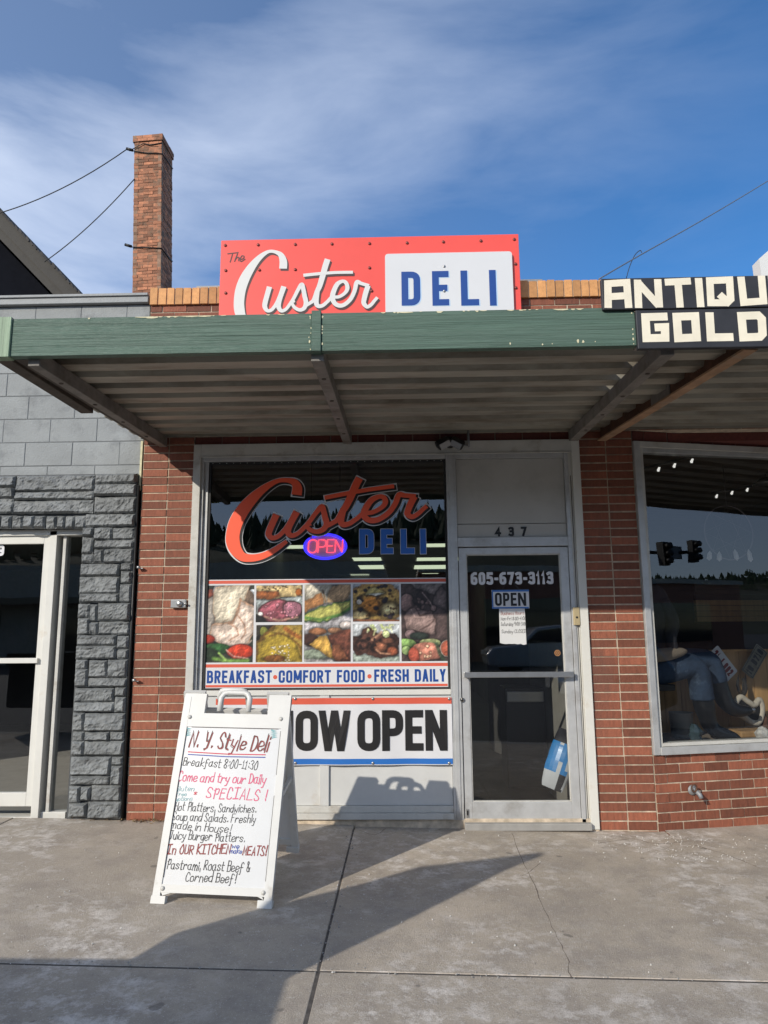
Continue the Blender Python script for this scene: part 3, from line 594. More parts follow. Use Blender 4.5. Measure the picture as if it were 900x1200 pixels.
# ================================================================== grey building on the left
K = thing('grey_building', 'grey painted block shop building with split stone veneer and white framed glass door', 'building', (-4, .3, 0))
mb = MB(); SY = .012
zt = PZ(358, 100, SY); course = .2035; zc = zt
mb.box(-7, -2.152, SY+.004, SY+.2, 2.70, zt, 'block_joint'); row = 0
while zc > 2.75:
    x = -2.153-(.0 if row % 2 else .2)
    if row % 2 == 0: mb.box(-2.351, -2.154, SY+random.uniform(-.001, .001), SY+.19, zc-course+.004, zc-.003, 'grey_block')
    while x > -6.9:
        mb.box(x-.40+.003, x-.002, SY+random.uniform(-.0015, .0015), SY+.19, zc-course+.004, zc-.003, 'grey_block'); x -= .40
    zc -= course; row += 1
mb.build('block_wall', K, bevel=.004)
mb = MB(); zt2 = PZ(345.5, 100, -.03); mb.box(-7, -2.16, -.03, .25, zt+.002, zt2, 'flash_grey'); mb.box(-7, -2.16, -.045, -.0305, zt2-.02, zt2+.004, 'flash_grey'); mb.build('parapet_cap', K, bevel=.004)
mb = MB(); mb.box(-2.170, -2.1535, -.004, .011, 2.62, 3.04, 'peeled_paint'); mb.build('edge_trim', K)
from mathutils import noise as mnoise
def stone(mb, x0, x1, z0, z1, y, thick, m):
    nx = max(5, int((x1-x0)/.014)); nz_ = max(5, int((z1-z0)/.014)); vs = []; fs = []; ph = random.uniform(0, 90); tilt = random.uniform(-.010, .010); t2 = random.uniform(-.008, .008)
    for j in range(nz_+1):
        for i in range(nx+1):
            u = i/nx; v = j/nz_; x = x0+(x1-x0)*u; z = z0+(z1-z0)*v; e = min(u*(x1-x0), (1-u)*(x1-x0), v*(z1-z0), (1-v)*(z1-z0)); k = min(1, e/.009)
            p = Vector((x*9+ph, z*15, ph)); d = thick*(.45+.55*k)+k*(.014*mnoise.noise(p)+.016*(abs(mnoise.noise(p*1.7))-.25)+.008*mnoise.noise(p*5)+tilt*(u-.5)*2+t2*(v-.5)*2)
            jx = (.004*mnoise.noise(p*3+Vector((5, 5, 5)))) if 0 < i < nx else .003*mnoise.noise(p*2); jz = .004*mnoise.noise(p*3-Vector((5, 5, 5)))
            vs.append((x+jx, y-d, z+jz))
    fs = [(j*(nx+1)+i, j*(nx+1)+i+1, (j+1)*(nx+1)+i+1, (j+1)*(nx+1)+i) for j in range(nz_) for i in range(nx)]
    n0 = len(vs); ring = [i for i in range(nx+1)]+[(j*(nx+1)+nx) for j in range(1, nz_+1)]+[nz_*(nx+1)+i for i in range(nx-1, -1, -1)]+[j*(nx+1) for j in range(nz_-1, 0, -1)]
    vs += [(vs[i][0], y+.02, vs[i][2]) for i in ring]; k = len(ring)
    fs += [(ring[i], n0+i, n0+(i+1) % k, ring[(i+1) % k]) for i in range(k)]
    mb.add(vs, fs, m)
ST = [(-40,145,40,175),(-40,178,38,208),(-40,210,34,252),(45,142,272,188),(42,190,270,212),(38,216,268,252),(278,138,402,165),(276,168,402,200),(274,205,402,252),(248,256,400,290),
(240,296,270,320),(274,296,325,330),(328,296,400,330),(238,324,268,370),(274,332,398,355),(236,374,268,398),(274,360,300,398),(302,358,398,398),(233,402,345,436),(352,400,395,420),(352,424,394,458),(230,440,344,488),(348,462,392,514),(230,490,344,514),
(226,520,258,558),(262,522,282,570),(285,518,390,568),(224,562,258,608),(260,574,284,608),(286,572,388,608),(224,612,338,640),(341,614,386,650),(220,643,336,680),(340,653,384,680),(220,684,252,710),(258,686,310,734),(314,684,382,734),(217,712,252,762),(256,738,380,762),
(216,768,330,806),(334,766,378,790),(214,810,330,836),(334,794,376,836),(210,840,242,892),(246,842,374,892),(210,896,242,922),(246,896,316,920),(320,896,370,920),(206,924,240,964),(244,924,368,964),(204,970,320,1022),(324,970,368,992),(204,1026,318,1050),(322,996,366,1050),(200,1056,230,1104),(234,1058,260,1096),(264,1054,366,1098),(198,1106,250,1146),(254,1102,362,1150)]
for a in ((-40,-6),(0,27),(33,62),(67,95),(99,128),(132,160),(163,185),(189,214),(217,245)): ST.append((a[0],262,a[1],296))
mb = MB(); VY = -.045
for x0, y0, x1, y1 in ST:
    a = P(x0/2.5, 500+y0/2.5, VY); b = P(x1/2.5, 500+y1/2.5, VY); c = P(x0/2.5, 500+y1/2.5, VY); d = P(x1/2.5, 500+y0/2.5, VY)
    xl = (a.x+c.x)/2-.004; xr = min((b.x+d.x)/2+.004, -2.178)
    stone(mb, xl, xr, (b.z+c.z)/2-.003, (a.z+d.z)/2+.003, 0, .045+random.uniform(-.008, .01), 'grey_stone')
sv = mb.build('stone_veneer', K)
xs0 = PX(240/2.5, 900, 0)
mb = MB(); mb.box(xs0-.1-.0, -2.185, .004, .2, -.05, 2.33, 'stone_gap'); mb.box(-7, -2.185, .004, .2, 2.33, 2.765, 'stone_gap'); mb.build('wall_backing', K)
mb = MB(); mb.tube([(-2.166, -.018, .0), (-2.166, -.018, 2.66)], .011, 'black_metal', 8); mb.build('conduit', K)
for q in ((163, 665), (158, 797)):
    mb = MB(); p = P(*q, -.02); mb.tube([(p.x-.012, -.034, p.z), (p.x+.012, -.034, p.z)], .013, 'steel', 8); mb.box(p.x-.005, p.x+.035, -.034, -.01, p.z-.012, p.z-.004, 'steel'); mb.build('conduit_clip', K)
# door of the grey building, set back
QY = .10
xj0, xj1 = PX(57, 700, QY), PX(65.5, 700, QY)
mb = MB(); mb.box(xj0, xj1, QY-.05, QY+.08, -.02, 2.30, 'white_paint'); mb.box(-7, xj1+.22, QY-.05, QY+.08, 2.262, 2.31, 'white_paint')
mb.box(xj1, xj1+.2, QY-.02, QY+.08, .03, .085, 'white_paint'); mb.box(xj1+.035, xj1+.062, QY-.01, QY+.08, .085, 2.262, 'frame_paint'); mb.box(-7, xj0, QY-.02, QY+.1, .0, .05, 'white_paint')
gf = mb.build('door_frame', K, bevel=.003)
pane('side_glass', xj1+.06, -2.4, .08, 2.26, QY+.03, gf, 'dark_glass')
zb0, zb1 = PZ(944, 20, QY), PZ(928, 20, QY); zt0, zt1 = PZ(638, 20, QY), PZ(628, 20, QY); zm0, zm1 = PZ(777, 20, QY), PZ(771, 20, QY)
mb = MB(); mb.box(xj0-.055, xj0-.004, QY-.03, QY+.02, zb0, zt1+.03, 'white_paint'); mb.box(-3.9, xj0-.055, QY-.03, QY+.02, zt0, zt1, 'white_paint'); mb.box(-3.9, xj0-.055, QY-.03, QY+.02, zb0, zb1, 'white_paint'); mb.box(-3.9, xj0-.03, QY-.055, QY-.031, zm0, zm1, 'white_paint')
gd = mb.build('glass_door', K, bevel=.003)
pane('door_glass', -3.9, xj0-.05, zb1-.01, zt0+.01, QY, gd, 'dark_glass')
mb = MB(); a = P(-3.5, 651.5, QY-.003); b = P(5.5, 638.5, QY-.003); block_text(mb, FT(QY-.003), '9', a.x, b.x, a.z, b.z, .022, 'vinyl_white'); mb.build('house_number', gd, label='white numeral 9 on the glass')
mb = MB(); mb.add([(-7, .1, .0), (-2.25, .1, .0), (-2.25, 6, .0), (-7, 6, .0)], [(0, 1, 2, 3)], 'inner_panel'); mb.build('interior_floor', K)
mb = MB(); mb.box(-7, -2.25, 6, 6.1, 0, 3, 'interior'); mb.box(-2.28, -2.2, .2, 6, 0, 3, 'interior'); mb.box(-7.1, -7, .1, 6, 0, 3, 'interior'); mb.box(-7, -2.25, .1, 6, 2.5, 2.6, 'interior'); mb.build('interior_wall', K)

# gabled house behind
Hs = thing('gabled_house', 'dark gabled house with shingled roof rising behind the grey block parapet', 'house', (-12, 12, 0))
a = P(0, 249, 10); b = P(95, 347, 10); dr = (b-a).normalized(); e0 = a-dr*6; e1 = a+dr*((b-a).length*1.35); nrm = Vector((-dr.z, 0, dr.x))
if nrm.z < 0: nrm = -nrm
ea, eb = e0-nrm*.3, e1-nrm*.3; mb = MB(); mb.add([(-22, 10.6, 0), (eb.x, 10.6, 0), (eb.x, 10.6, eb.z), (ea.x, 10.6, ea.z), (-22, 10.6, ea.z)], [(0, 1, 2, 3, 4)], 'house_wall'); mb.box(-22, eb.x, 10.61, 20, 0, eb.z-.1, 'house_wall'); mb.build('gable_wall', Hs)
mb = MB()
for off, w, y in ((.0, .26, 10.0), (.25, .20, 10.06)):
    p = [e0-nrm*off, e1-nrm*off, e1-nrm*(off+w), e0-nrm*(off+w)]
    mb.add([(q.x, y, q.z) for q in p]+[(q.x, y+.05, q.z) for q in p], [(0, 3, 2, 1), (4, 5, 6, 7), (0, 1, 5, 4), (2, 3, 7, 6), (1, 2, 6, 5)], 'rake_board')
p = [e0-nrm*.5, e1-nrm*.5]; mb.add([(p[0].x, 10.05, p[0].z), (p[1].x, 10.05, p[1].z), (p[1].x, 10.62, p[1].z), (p[0].x, 10.62, p[0].z)], [(0, 1, 2, 3)], 'rake_board'); mb.build('rake_board', Hs)
mb = MB(); n = int((e1-e0).length/.14)
for i in range(n):
    q = e0+dr*(i*.14); t = random.uniform(.045, .085); c = [q, q+dr*.15, q+dr*.15+nrm*t*.5, q+nrm*t]
    mb.add([(w.x, 9.95+random.uniform(-.03, .02), w.z) for w in c]+[(w.x, 20, w.z) for w in c], [(0, 1, 2, 3), (3, 2, 6, 7), (0, 4, 5, 1), (1, 5, 6, 2)], 'shingle')
mb.build('roof', Hs)

# ================================================================== awning
Wn = thing('awning', 'flat corrugated metal awning with green wooden fascia over the deli shop front', 'awning', (-.4, -1.1, 2.98))
FYf = -2.15; zf0, zf1 = 2.925, 3.138
def zroof(y): return 3.072+.046*y                     # underside of the deck, falling to the street
fas = {}
for k_, (x0, x1) in enumerate(((-2.082, -.468), (-.415, 1.238))): fas[k_] = MB(); fas[k_].box(x0, x1, FYf, FYf+.045, zf0, zf1, 'fascia_green')
mb = MB(); mb.box(-.467, -.416, FYf-.010, FYf+.05, zf0-.004, zf1+.012, 'fascia_green'); mb.build('fascia_joint_cover', Wn, bevel=.003)
mb = MB(); mb.box(-2.24, -2.084, FYf-.012, FYf+.05, zf0-.006, zf1+.008, 'fascia_pale'); mb.build('fascia_end', Wn, bevel=.003)
mb = MB()                                             # flaking paint along the edges
for k in range(46):
    x = random.choice([random.uniform(-2.05, -.5), random.uniform(-.4, 1.2), random.gauss(-1.2, .15), random.gauss(.1, .5)])
    if not (-2.07 < x < 1.2) or -.5 < x < -.38: continue
    w = random.choice([.008, .012, .02, .05]); hgt = random.uniform(.003, .010); pts = [(x+w*math.cos(t)*random.uniform(.6, 1.2), zf1-.001+min(0, hgt*math.sin(t))-hgt*.2) for t in [i*.7 for i in range(9)]]
    poly2(fas[0 if x < -.45 else 1], FT(FYf), pts, .0012+.00002*k, 'peeled_paint')
for k in range(26):
    x = random.choice([-.469+random.uniform(-.012, .0), -.413+random.uniform(0, .006), random.gauss(.85, .12), 1.222]); z = random.uniform(zf0+.004, zf1-.01); r = random.uniform(.002, .007)
    if x > -.3 and x < 1.2: z = zf0+random.uniform(.004, .03)
    poly2(fas[0 if x < -.45 else 1], FT(FYf), [(x+r*math.cos(t)*random.uniform(.5, 1.2), z+r*1.6*math.sin(t)*random.uniform(.5, 1.2)) for t in [i*.9 for i in range(7)]], .0012+.00002*k, 'peeled_paint')
for k_ in fas: fas[k_].build('fascia', Wn, bevel=.003)
def deck(x0, x1, y0, y1, dz=0.0, notch=0.0):
    """trapezoid ribbed sheet, ribs parallel to the wall"""
    mb = MB(); vs = []; pts = []; y = y0; pit = .235
    while y < y1:
        for dy, h in ((0, 0), (.12, 0), (.135, .05), (.215, .05)): 
            if y+dy < y1: pts.append((y+dy, zroof(y+dy)+h+dz))
        y += pit
    pts.append((y1, zroof(y1)+dz)); n = len(pts)
    vs = [(x0, a, b) for a, b in pts]+[(x1, a, b) for a, b in pts]; vs += [(v[0], v[1], v[2]+.003) for v in vs]
    fs = [(i, i+1, n+i+1, n+i) for i in range(n-1)]+[(2*n+i, 3*n+i, 3*n+i+1, 2*n+i+1) for i in range(n-1)]
    if notch:                                          # rib crowns cut back beside the rafter
        for i in range(n-1):
            if i % 4 == 2 and pts[i][0] < -1.15:
                o_ = len(vs); vs += [(x1-notch, *pts[i]), (x1-notch, *pts[i+1]), (x1-notch, pts[i][0], pts[i][1]+.003), (x1-notch, pts[i+1][0], pts[i+1][1]+.003)]
                fs[i] = (i, i+1, o_+1, o_); fs[n-1+i] = (2*n+i, o_+2, o_+3, 2*n+i+1)
    mb.add(vs, fs, 'deck_metal'); return mb.build('corrugated_deck', Wn)
deck(-2.19, 1.405, FYf+.05, -.004, 0, .075); deck(1.392, 16, FYf+.05, -.004, .004)
def rafter(x, w, name='rafter', m='rafter', y0=-2.106, y1=-.012, dx=0.0):
    mb = MB(); a = (x+dx, y0, zroof(y0)-.045); b = (x, y1, zroof(y1)-.045); mb.bar(a, b, w, .086, m)
    for k in range(4):
        t = .15+.22*k; p = Vector(a).lerp(Vector(b), t); mb.tube([p+Vector((0, 0, -.048)), p+Vector((0, 0, -.040))], .014, 'dark_timber', 8)
    return mb.build(name, Wn, bevel=.003)
rafter(-1.975, .062); rafter(-.44, .068); rafter(1.412, .072)
mb = MB(); mb.bar((-2.048, -2.10, 2.952), (-2.048, -.012, 3.04), .075, .05, 'dark_timber'); mb.build('rafter', Wn)
a = P(0, 411, -2.08); b = P(87, 484, -1.05); mb = MB(); mb.bar((-2.15, -2.098, zf0+.065), (-2.15, -1.06, zf0+.09), .085, .13, 'dark_timber'); mb.build('side_board', Wn, bevel=.004)
# rusty I-beam on the right
a = Vector((1.86, -2.08, 2.955)); b = Vector((1.645, -.01, 3.02)); mb = MB(); mb.bar(a+Vector((0, 0, -.032)), b+Vector((0, 0, -.032)), .075, .012, 'rust_flange'); mb.bar(a+Vector((0, 0, .03)), b+Vector((0, 0, .03)), .016, .11, 'rust')
p = a.lerp(b, .42); q = a.lerp(b, .55); mb.bar(p+Vector((-.002, 0, .03)), q+Vector((-.002, 0, .03)), .024, .11, 'rafter'); mb.build('iron_beam', Wn)
# front rail above the right bay
mb = MB(); mb.bar((1.25, FYf+.075, 2.965), (16, FYf+.075, 2.965), .05, .06, 'rafter'); mb.build('front_rail', Wn)

# ================================================================== signs
SYp = -.13
sx0, sx1 = P(258.5, 300, SYp).x, P(608.5, 300, SYp).x; sz1 = P(433, 278, SYp).z; sz0 = 3.62
T_ = thing('roof_sign', 'red deli sign with white script lettering standing on the awning', 'sign', ((sx0+sx1)/2, SYp, sz0))
mb = MB(); mb.box(sx0, sx1, SYp, SYp+.06, sz0, sz1, 'sign_red'); mb.build('sign_panel', T_, bevel=.003)
wx0, wx1 = P(451.5, 330, SYp).x, P(600.5, 330, SYp).x; wz1 = P(526, 298, SYp).z
mb = MB(); rr = .03; out_ = rounded([(wx0, 3.66), (wx1, 3.66), (wx1, wz1, 1), (wx0, wz1, 1)], rr, True); mb.prism([(p.x, p.y) for p in out_], SYp-.028, SYp-.001, 'sign_white'); mb.build('name_plate', T_)
# traced script: C, u-s-t-e-r and the crossbar, in pixels of the window crop
SC_C = [(641,208,80),(646,150,76),(622,106,56),(570,90,38),(500,92,34),(430,122,46),(350,178,66),(272,252,88),(200,340,104),(150,430,108),(126,520,106),(126,590,106),(150,655,92),(200,708,70),(270,720,58),(350,708,52),(430,674,46),(500,630,40),(562,584,30)]
SC_U = [(478,368,54),(450,430,52),(422,495,52),(416,530,48),(440,556,38),(490,545,36),(548,490,38),(600,420,50),(642,345,56)]
SC_V = [(642,345,56),(610,405,52),(580,465,52),(572,512,48),(600,538,38),(650,522,34),(700,476,34),(750,420,36),(800,352,38),(845,306,44),(862,345,44),(872,390,46),(884,440,46),(860,486,42),(805,506,36),(748,490,34),(728,458,28),(760,444,24)]
SC_T = [(870,470,34),(925,440,36),(970,410,38),(1018,335,50),(1048,290,54),(1086,210,58),(1121,130,60),(1151,72,60)]
SC_E = [(1018,335,50),(1001,420,50),(1020,448,44),(1070,440,38),(1131,400,36),(1181,362,36),(1261,348,34),(1331,310,36),(1361,270,42),(1350,232,40),(1312,222,36),(1251,250,46),(1206,310,50),(1186,365,50),(1211,404,46),(1261,416,44),(1321,400,42),(1391,350,42),(1441,280,42),(1471,210,44),(1521,213,36),(1608,220,36)]
SC_R = [(1598,220,52),(1571,270,52),(1546,330,50),(1541,364,46),(1576,386,38),(1621,365,36),(1666,325,34),(1697,298,34)]
SC_X = [(868,232,34),(1031,200,33),(1231,165,32),(1432,138,32)]
SCRIPT = [SC_C, SC_U, SC_V, SC_T, SC_E, SC_R, SC_X]
def script(mb, fr, f, sc, m, h, grow=0.0, off=(0, 0)):
    for k, s in enumerate(SCRIPT):
        c = catmull(s, 7 if len(s) > 4 else 2); q = [f(x+off[0], y+off[1]) for x, y, w in c]
        ribbon(mb, fr, q, [(w+grow)*sc for x, y, w in c], h+.0003*k, m, cap=grow*sc*.5, ramp=.00025)
# on the roof sign: same hand, straightened by an affine fit to six points read off the board
src = np.array([(478,368),(642,345),(1151,72),(1697,298),(641,208),(560,88)], float); dst = np.array([(316.1,337.2),(331.7,337.2),(384.1,307.4),(442.2,347.1),(333.9,313.3),(321.5,293)], float)
AF = np.linalg.lstsq(np.c_[src, np.ones(6)], dst, rcond=None)[0]
def f_sign(x, y):
    p = np.array([x, y, 1.0]) @ AF; w = P(p[0], p[1], SYp); return (w.x, w.z)
SCL = float(np.sqrt(abs(np.linalg.det(AF[:2]))))*SYp*0+float(np.sqrt(abs(np.linalg.det(AF[:2]))))*(5.57/832)*1.08
mb = MB(); script(mb, FT(SYp), f_sign, SCL*.92, 'letter_shadow', .0010, 2, (15, 13)); script(mb, FT(SYp), f_sign, SCL*.92, 'letter_white', .0036); mb.build('script_lettering', T_, label='white script word with dark drop shadow')
def sgn(x, y, Y=SYp): p = P(x, y, Y); return p.x, p.z
mb = MB()
TH = [[(266.5,297.5),(275,296.5),(279.5,296)],[(272.5,297.5),(271,303),(269.5,307.5)],[(278.5,297),(276.5,302),(274.8,306.8)],[(275.2,305),(278,301.8),(280,302),(279.6,305),(280.2,306.2)],[(281,304.5),(285,303),(286,300.5),(283.5,300),(281.5,303.5),(282.5,306.5),(287.5,303.5)]]
for k, s in enumerate(TH): ribbon(mb, FT(SYp), [sgn(*p) for p in catmull(s, 5)], .0085, .002+.0001*k, 'letter_shadow')
mb.build('small_lettering', T_, label='small dark script word The')
DE = (('D', 470.5, 492.5), ('E', 506.5, 526), ('L', 540, 561), ('I', 573.5, 581))
mb = MB()
for (mm, dx, dy, h) in (('pale_blue', 1.3, .7, .0007), ('deli_blue', 0, 0, .002)):
    for c, xa, xb_ in DE:
        za = sgn(xa, 358.3+dy, SYp-.028)[1]; zb = sgn(xa, 318.6+dy-.02*(xa-470), SYp-.028)[1]
        a = sgn(xa+dx, 338, SYp-.028)[0]; b = sgn(xb_+dx, 338, SYp-.028)[0]
        block_text(mb, FT(SYp-.028), c, a, b, za, zb, .056, mm, h, rad=.5)
mb.build('block_lettering', T_, label='blue block word DELI on the white plate')
mb = MB()
for q in [(264,287.6),(302.5,287),(346,286.5),(389,286),(433,285.5),(477,284.8),(519.5,283.6),(563.5,282.4),(602.5,280.6),(264.5,317),(304,316.5),(346,316),(264.5,343.5),(433,314),(435.5,341),(604,309.5),(604.5,337.5)]:
    p = P(*q, SYp); mb = MB(); mb.lathe([(.0125, 0), (.0125, .006), (.006, .008)], (0, 0, 0), 'screw', 10, Matrix.Translation((p.x, SYp-.0005, p.z)) @ Matrix.Rotation(R(90), 4, 'X')); mb.build('screw', T_)
for q in [(520.5, 312), (520.5, 341)]:
    p = P(*q, SYp-.03); mb = MB(); mb.lathe([(.011, 0), (.011, .005), (.006, .007)], (0, 0, 0), 'steel', 10, Matrix.Translation((p.x, SYp-.0285, p.z)) @ Matrix.Rotation(R(90), 4, 'X')); mb.build('screw', T_)
mb = MB(); mb.box(PX(233, 336, .4), PX(634, 333, .4), .33, .42, 4.2, PZ(333, 430, .36)-.0, 'cap_grey'); mb.build('back_support', T_)

# the painted boards of the shop on the right
def board_letters(mb, rows, Y, fr, t, m):
    for c, pts in rows:
        for k, s in enumerate(pts):
            q = [(P(690+x/4.286, 200+y/4.286, Y).x, P(690+x/4.286, 200+y/4.286, Y).z) for x, y in s]
            cl = s[0] == s[-1]; ribbon(mb, fr, q[:-1] if cl else q, t, .0015+.0003*k, m, cl)
AY = FYf-.02
bt = P(800, 324.5, AY).z; bm = P(800, 361.2, AY).z; bb = P(800, 407.5, AY).z; ax0 = P(705.5, 345, AY).x; ax1 = P(746.5, 385, AY).x
U1 = thing('painted_sign', 'upper black board reading ANTIQU in cream block letters on the awning edge', 'sign', (ax0, AY, bm)); U2 = thing('painted_sign', 'lower black board reading GOLD in cream block letters on the awning edge', 'sign', (ax1, AY, bb))
mb = MB(); mb.box(ax0, 3.6, AY, AY+.03, bm, bt, 'sign_black'); mb.build('board', U1, bevel=.004)
mb = MB(); mb.box(ax1, 3.6, AY+.004, AY+.034, bb, bm-.004, 'sign_black'); mb.build('board', U2, bevel=.004)
tw = .0385
UP = [('A', [[(97,690),(95,568),(190,562),(200,690)],[(97,634),(196,628)]]), ('N', [[(250,690),(244,548)],[(244,560),(352,680)],[(354,688),(345,546)]]), ('T', [[(381,561),(512,555)],[(447,560),(458,688)]]), ('I', [[(550,540),(562,686)]]),
      ('Q', [[(613,664),(607,553),(706,549),(712,646),(694,664),(613,664)],[(655,622),(712,672)]]), ('U', [[(763,533),(778,662),(877,655),(866,528)]]), ('E', [[(990,538),(918,542),(928,664),(1000,660)],[(924,600),(985,597)]])]
mb = MB(); board_letters(mb, UP, AY, FT(AY), tw, 'cream_letter'); mb.build('lettering', U1)
LO = [('G', [[(395,733),(284,736),(290,842),(383,840),(382,786),(330,788)]]), ('O', [[(441,734),(533,731),(541,838),(449,842),(441,734)]]), ('L', [[(605,712),(613,838),(726,836)]]), ('D', [[(766,730),(850,727),(868,745),(872,820),(858,835),(776,838),(766,730)]])]
mb = MB(); board_letters(mb, LO, AY+.004, FT(AY+.004), tw*1.12, 'cream_letter'); mb.build('lettering', U2)
mb = MB(); wb = P(893, 303, -1.0); mb.add([(wb.x, -1.0, 3.3), (wb.x+1, -1.0, 3.3), (wb.x+1, -1.0, wb.z+.9), (wb.x+.12, -1.0, wb.z+.12), (wb.x-.02, -1.0, wb.z)]+[(wb.x, -.9, 3.3), (wb.x+1, -.9, 3.3), (wb.x+1, -.9, wb.z+.9), (wb.x+.12, -.9, wb.z+.12), (wb.x-.02, -.9, wb.z)], [(0, 1, 2, 3, 4), (9, 8, 7, 6, 5), (0, 4, 9, 5), (4, 3, 8, 9)], 'letter_white')
tag(mb.build('white_board'), 'corner of a white board rising behind the black painted signs at the right edge', 'sign board')

# ================================================================== window lettering and posters
DYg = GY-.0025
def wpt(x, y): p = P(255+x/6.923, 550+y/6.923, DYg); return (p.x, p.z)
WS = (5.745/832)/6.923
FW = FT(DYg)
mb = MB(); 
script(mb, FW, wpt, WS*1.06, 'vinyl_white', .0002, 29, (9, 6)); script(mb, FW, wpt, WS*1.06, 'letter_black', .0027, 10, (13, 9)); script(mb, FW, wpt, WS*1.06, 'decal_red', .0052, 0)
mb.build('script_lettering', shop, label='red script word with black shadow and thin white outline on the glass')
mb = MB()
for c, x0, x1 in (('D', 320, 436), ('E', 494, 592), ('L', 655, 764), ('I', 812, 860)):
    a = wpt(x0+831, 686); b = wpt(x1+831, 484)
    for (mm, g_, h) in (('vinyl_white', .0035, .0002), ('decal_blue', 0, .0016)):
        block_text(mb, FW, c, a[0]-g_, b[0]+g_, a[1]-g_, b[1]+g_, .0475+2*g_, mm, h, rad=.5)
mb.build('block_lettering', shop, label='blue block word DELI with a thin white outline on the glass')

# printed food photographs: colour grids computed here
class Art:
    def __init__(s, w, h, base, seed):
        w *= 2; h *= 2; s.w, s.h = w, h; s.rs = np.random.RandomState(seed)
        s.X, s.Y = np.meshgrid((np.arange(w)+.5)/w, (np.arange(h)+.5)/h); s.a = h/w
        s.im = np.ones((h, w, 3))*np.array(base, float)
    def noise(s, sc, oct=3):
        out = np.zeros((s.h, s.w)); amp = 1; tot = 0
        for o in range(oct):
            n = max(2, int(sc*2**o)); m = max(2, int(sc*2**o*s.a)); g = s.rs.rand(m+2, n+2)
            x = s.X*n; y = s.Y*m; xi = x.astype(int); yi = y.astype(int); fx_ = x-xi; fy = y-yi; fx_ = fx_*fx_*(3-2*fx_); fy = fy*fy*(3-2*fy)
            out += amp*((g[yi, xi]*(1-fx_)+g[yi, xi+1]*fx_)*(1-fy)+(g[yi+1, xi]*(1-fx_)+g[yi+1, xi+1]*fx_)*fy); tot += amp; amp *= .55
        return out/tot
    def put(s, mask, col, var=.12, sc=6, shade=None):
        n = s.noise(sc); c = np.array(col, float)[None, None]*(1+var*2*(n-.5))[..., None]
        if shade is not None: c = c*shade[..., None]
        c = c; s.im = s.im*(1-mask[..., None])+c*mask[..., None]
    def ell(s, cx, cy, rx, ry, col, rot=0, soft=.04, warp=.15, var=.22, sc=9, edge=None):
        c, k = math.cos(rot), math.sin(rot); dx = s.X-cx; dy = (s.Y-cy)*s.a; u = (dx*c+dy*k)/rx; v = (-dx*k+dy*c)/(ry*s.a)
        d = np.sqrt(u*u+v*v)+warp*(s.noise(5)-.5)*2
        s.im *= (1-.38*np.clip((1.28-d)/.28, 0, 1))[..., None]
        if edge is not None: s.put(np.clip((1.10-d)/soft, 0, 1), edge, .1)
        s.put(np.clip((1-d)/soft, 0, 1), col, var, sc, np.clip(1.06-.30*np.clip(d, 0, 1)**2-.16*np.clip((dx/max(rx, 1e-3)*.5+dy/max(ry*s.a, 1e-3)*.8), -1, 1), .5, 1.3)); return d
    def poly(s, pts, col, soft=.012, warp=.035, var=.2, sc=9, edge=None):
        X = s.X+warp*(s.noise(6)-.5)*2; Y = s.Y+warp*(s.noise(6)-.5)*2; ins = np.zeros(X.shape, bool); dist = np.full(X.shape, 9.)
        for (x0, y0), (x1, y1) in zip(pts, pts[1:]+pts[:1]):
            ins ^= ((y0 > Y) != (y1 > Y)) & (X < (x1-x0)*(Y-y0)/((y1-y0) or 1e-9)+x0)
            dx, dy = x1-x0, y1-y0; t = np.clip(((X-x0)*dx+(Y-y0)*dy)/(dx*dx+dy*dy+1e-12), 0, 1); dist = np.minimum(dist, np.hypot(X-x0-t*dx, Y-y0-t*dy))
        sd = np.where(ins, dist, -dist)
        s.im *= (1-.36*np.clip((sd+.06)/.06, 0, 1))[..., None]
        if edge is not None: s.put(np.clip((sd+.022)/soft, 0, 1), edge, .1)
        s.put(np.clip(sd/soft+.5, 0, 1), col, var, sc, .74+.30*np.clip(sd/.12, 0, 1)**.7)
    def line(s, pts, w, col, al=.8):
        m = np.zeros(s.X.shape)
        for (x0, y0), (x1, y1) in zip(pts, pts[1:]):
            dx, dy = x1-x0, (y1-y0)*s.a; t = np.clip(((s.X-x0)*dx+(s.Y-y0)*s.a*dy)/(dx*dx+dy*dy+1e-9), 0, 1); d = np.hypot(s.X-x0-t*dx, (s.Y-y0)*s.a-t*dy); m = np.maximum(m, np.clip(1.3-d/w, 0, 1))
        s.put(m*al, col, .1)
    def spots(s, n, r, col, box=(0, 1, 0, 1), mask=None):
        for _ in range(n):
            x = box[0]+(box[1]-box[0])*s.rs.rand(); y = box[2]+(box[3]-box[2])*s.rs.rand(); s.ell(x, y, r*(.6+.8*s.rs.rand()), r*(.6+.8*s.rs.rand())/s.a, col, s.rs.rand()*3, .35, .3)
    def mottle(s, sc, amt): s.im *= (1+amt*2*(s.noise(sc, 4)-.5))[..., None]
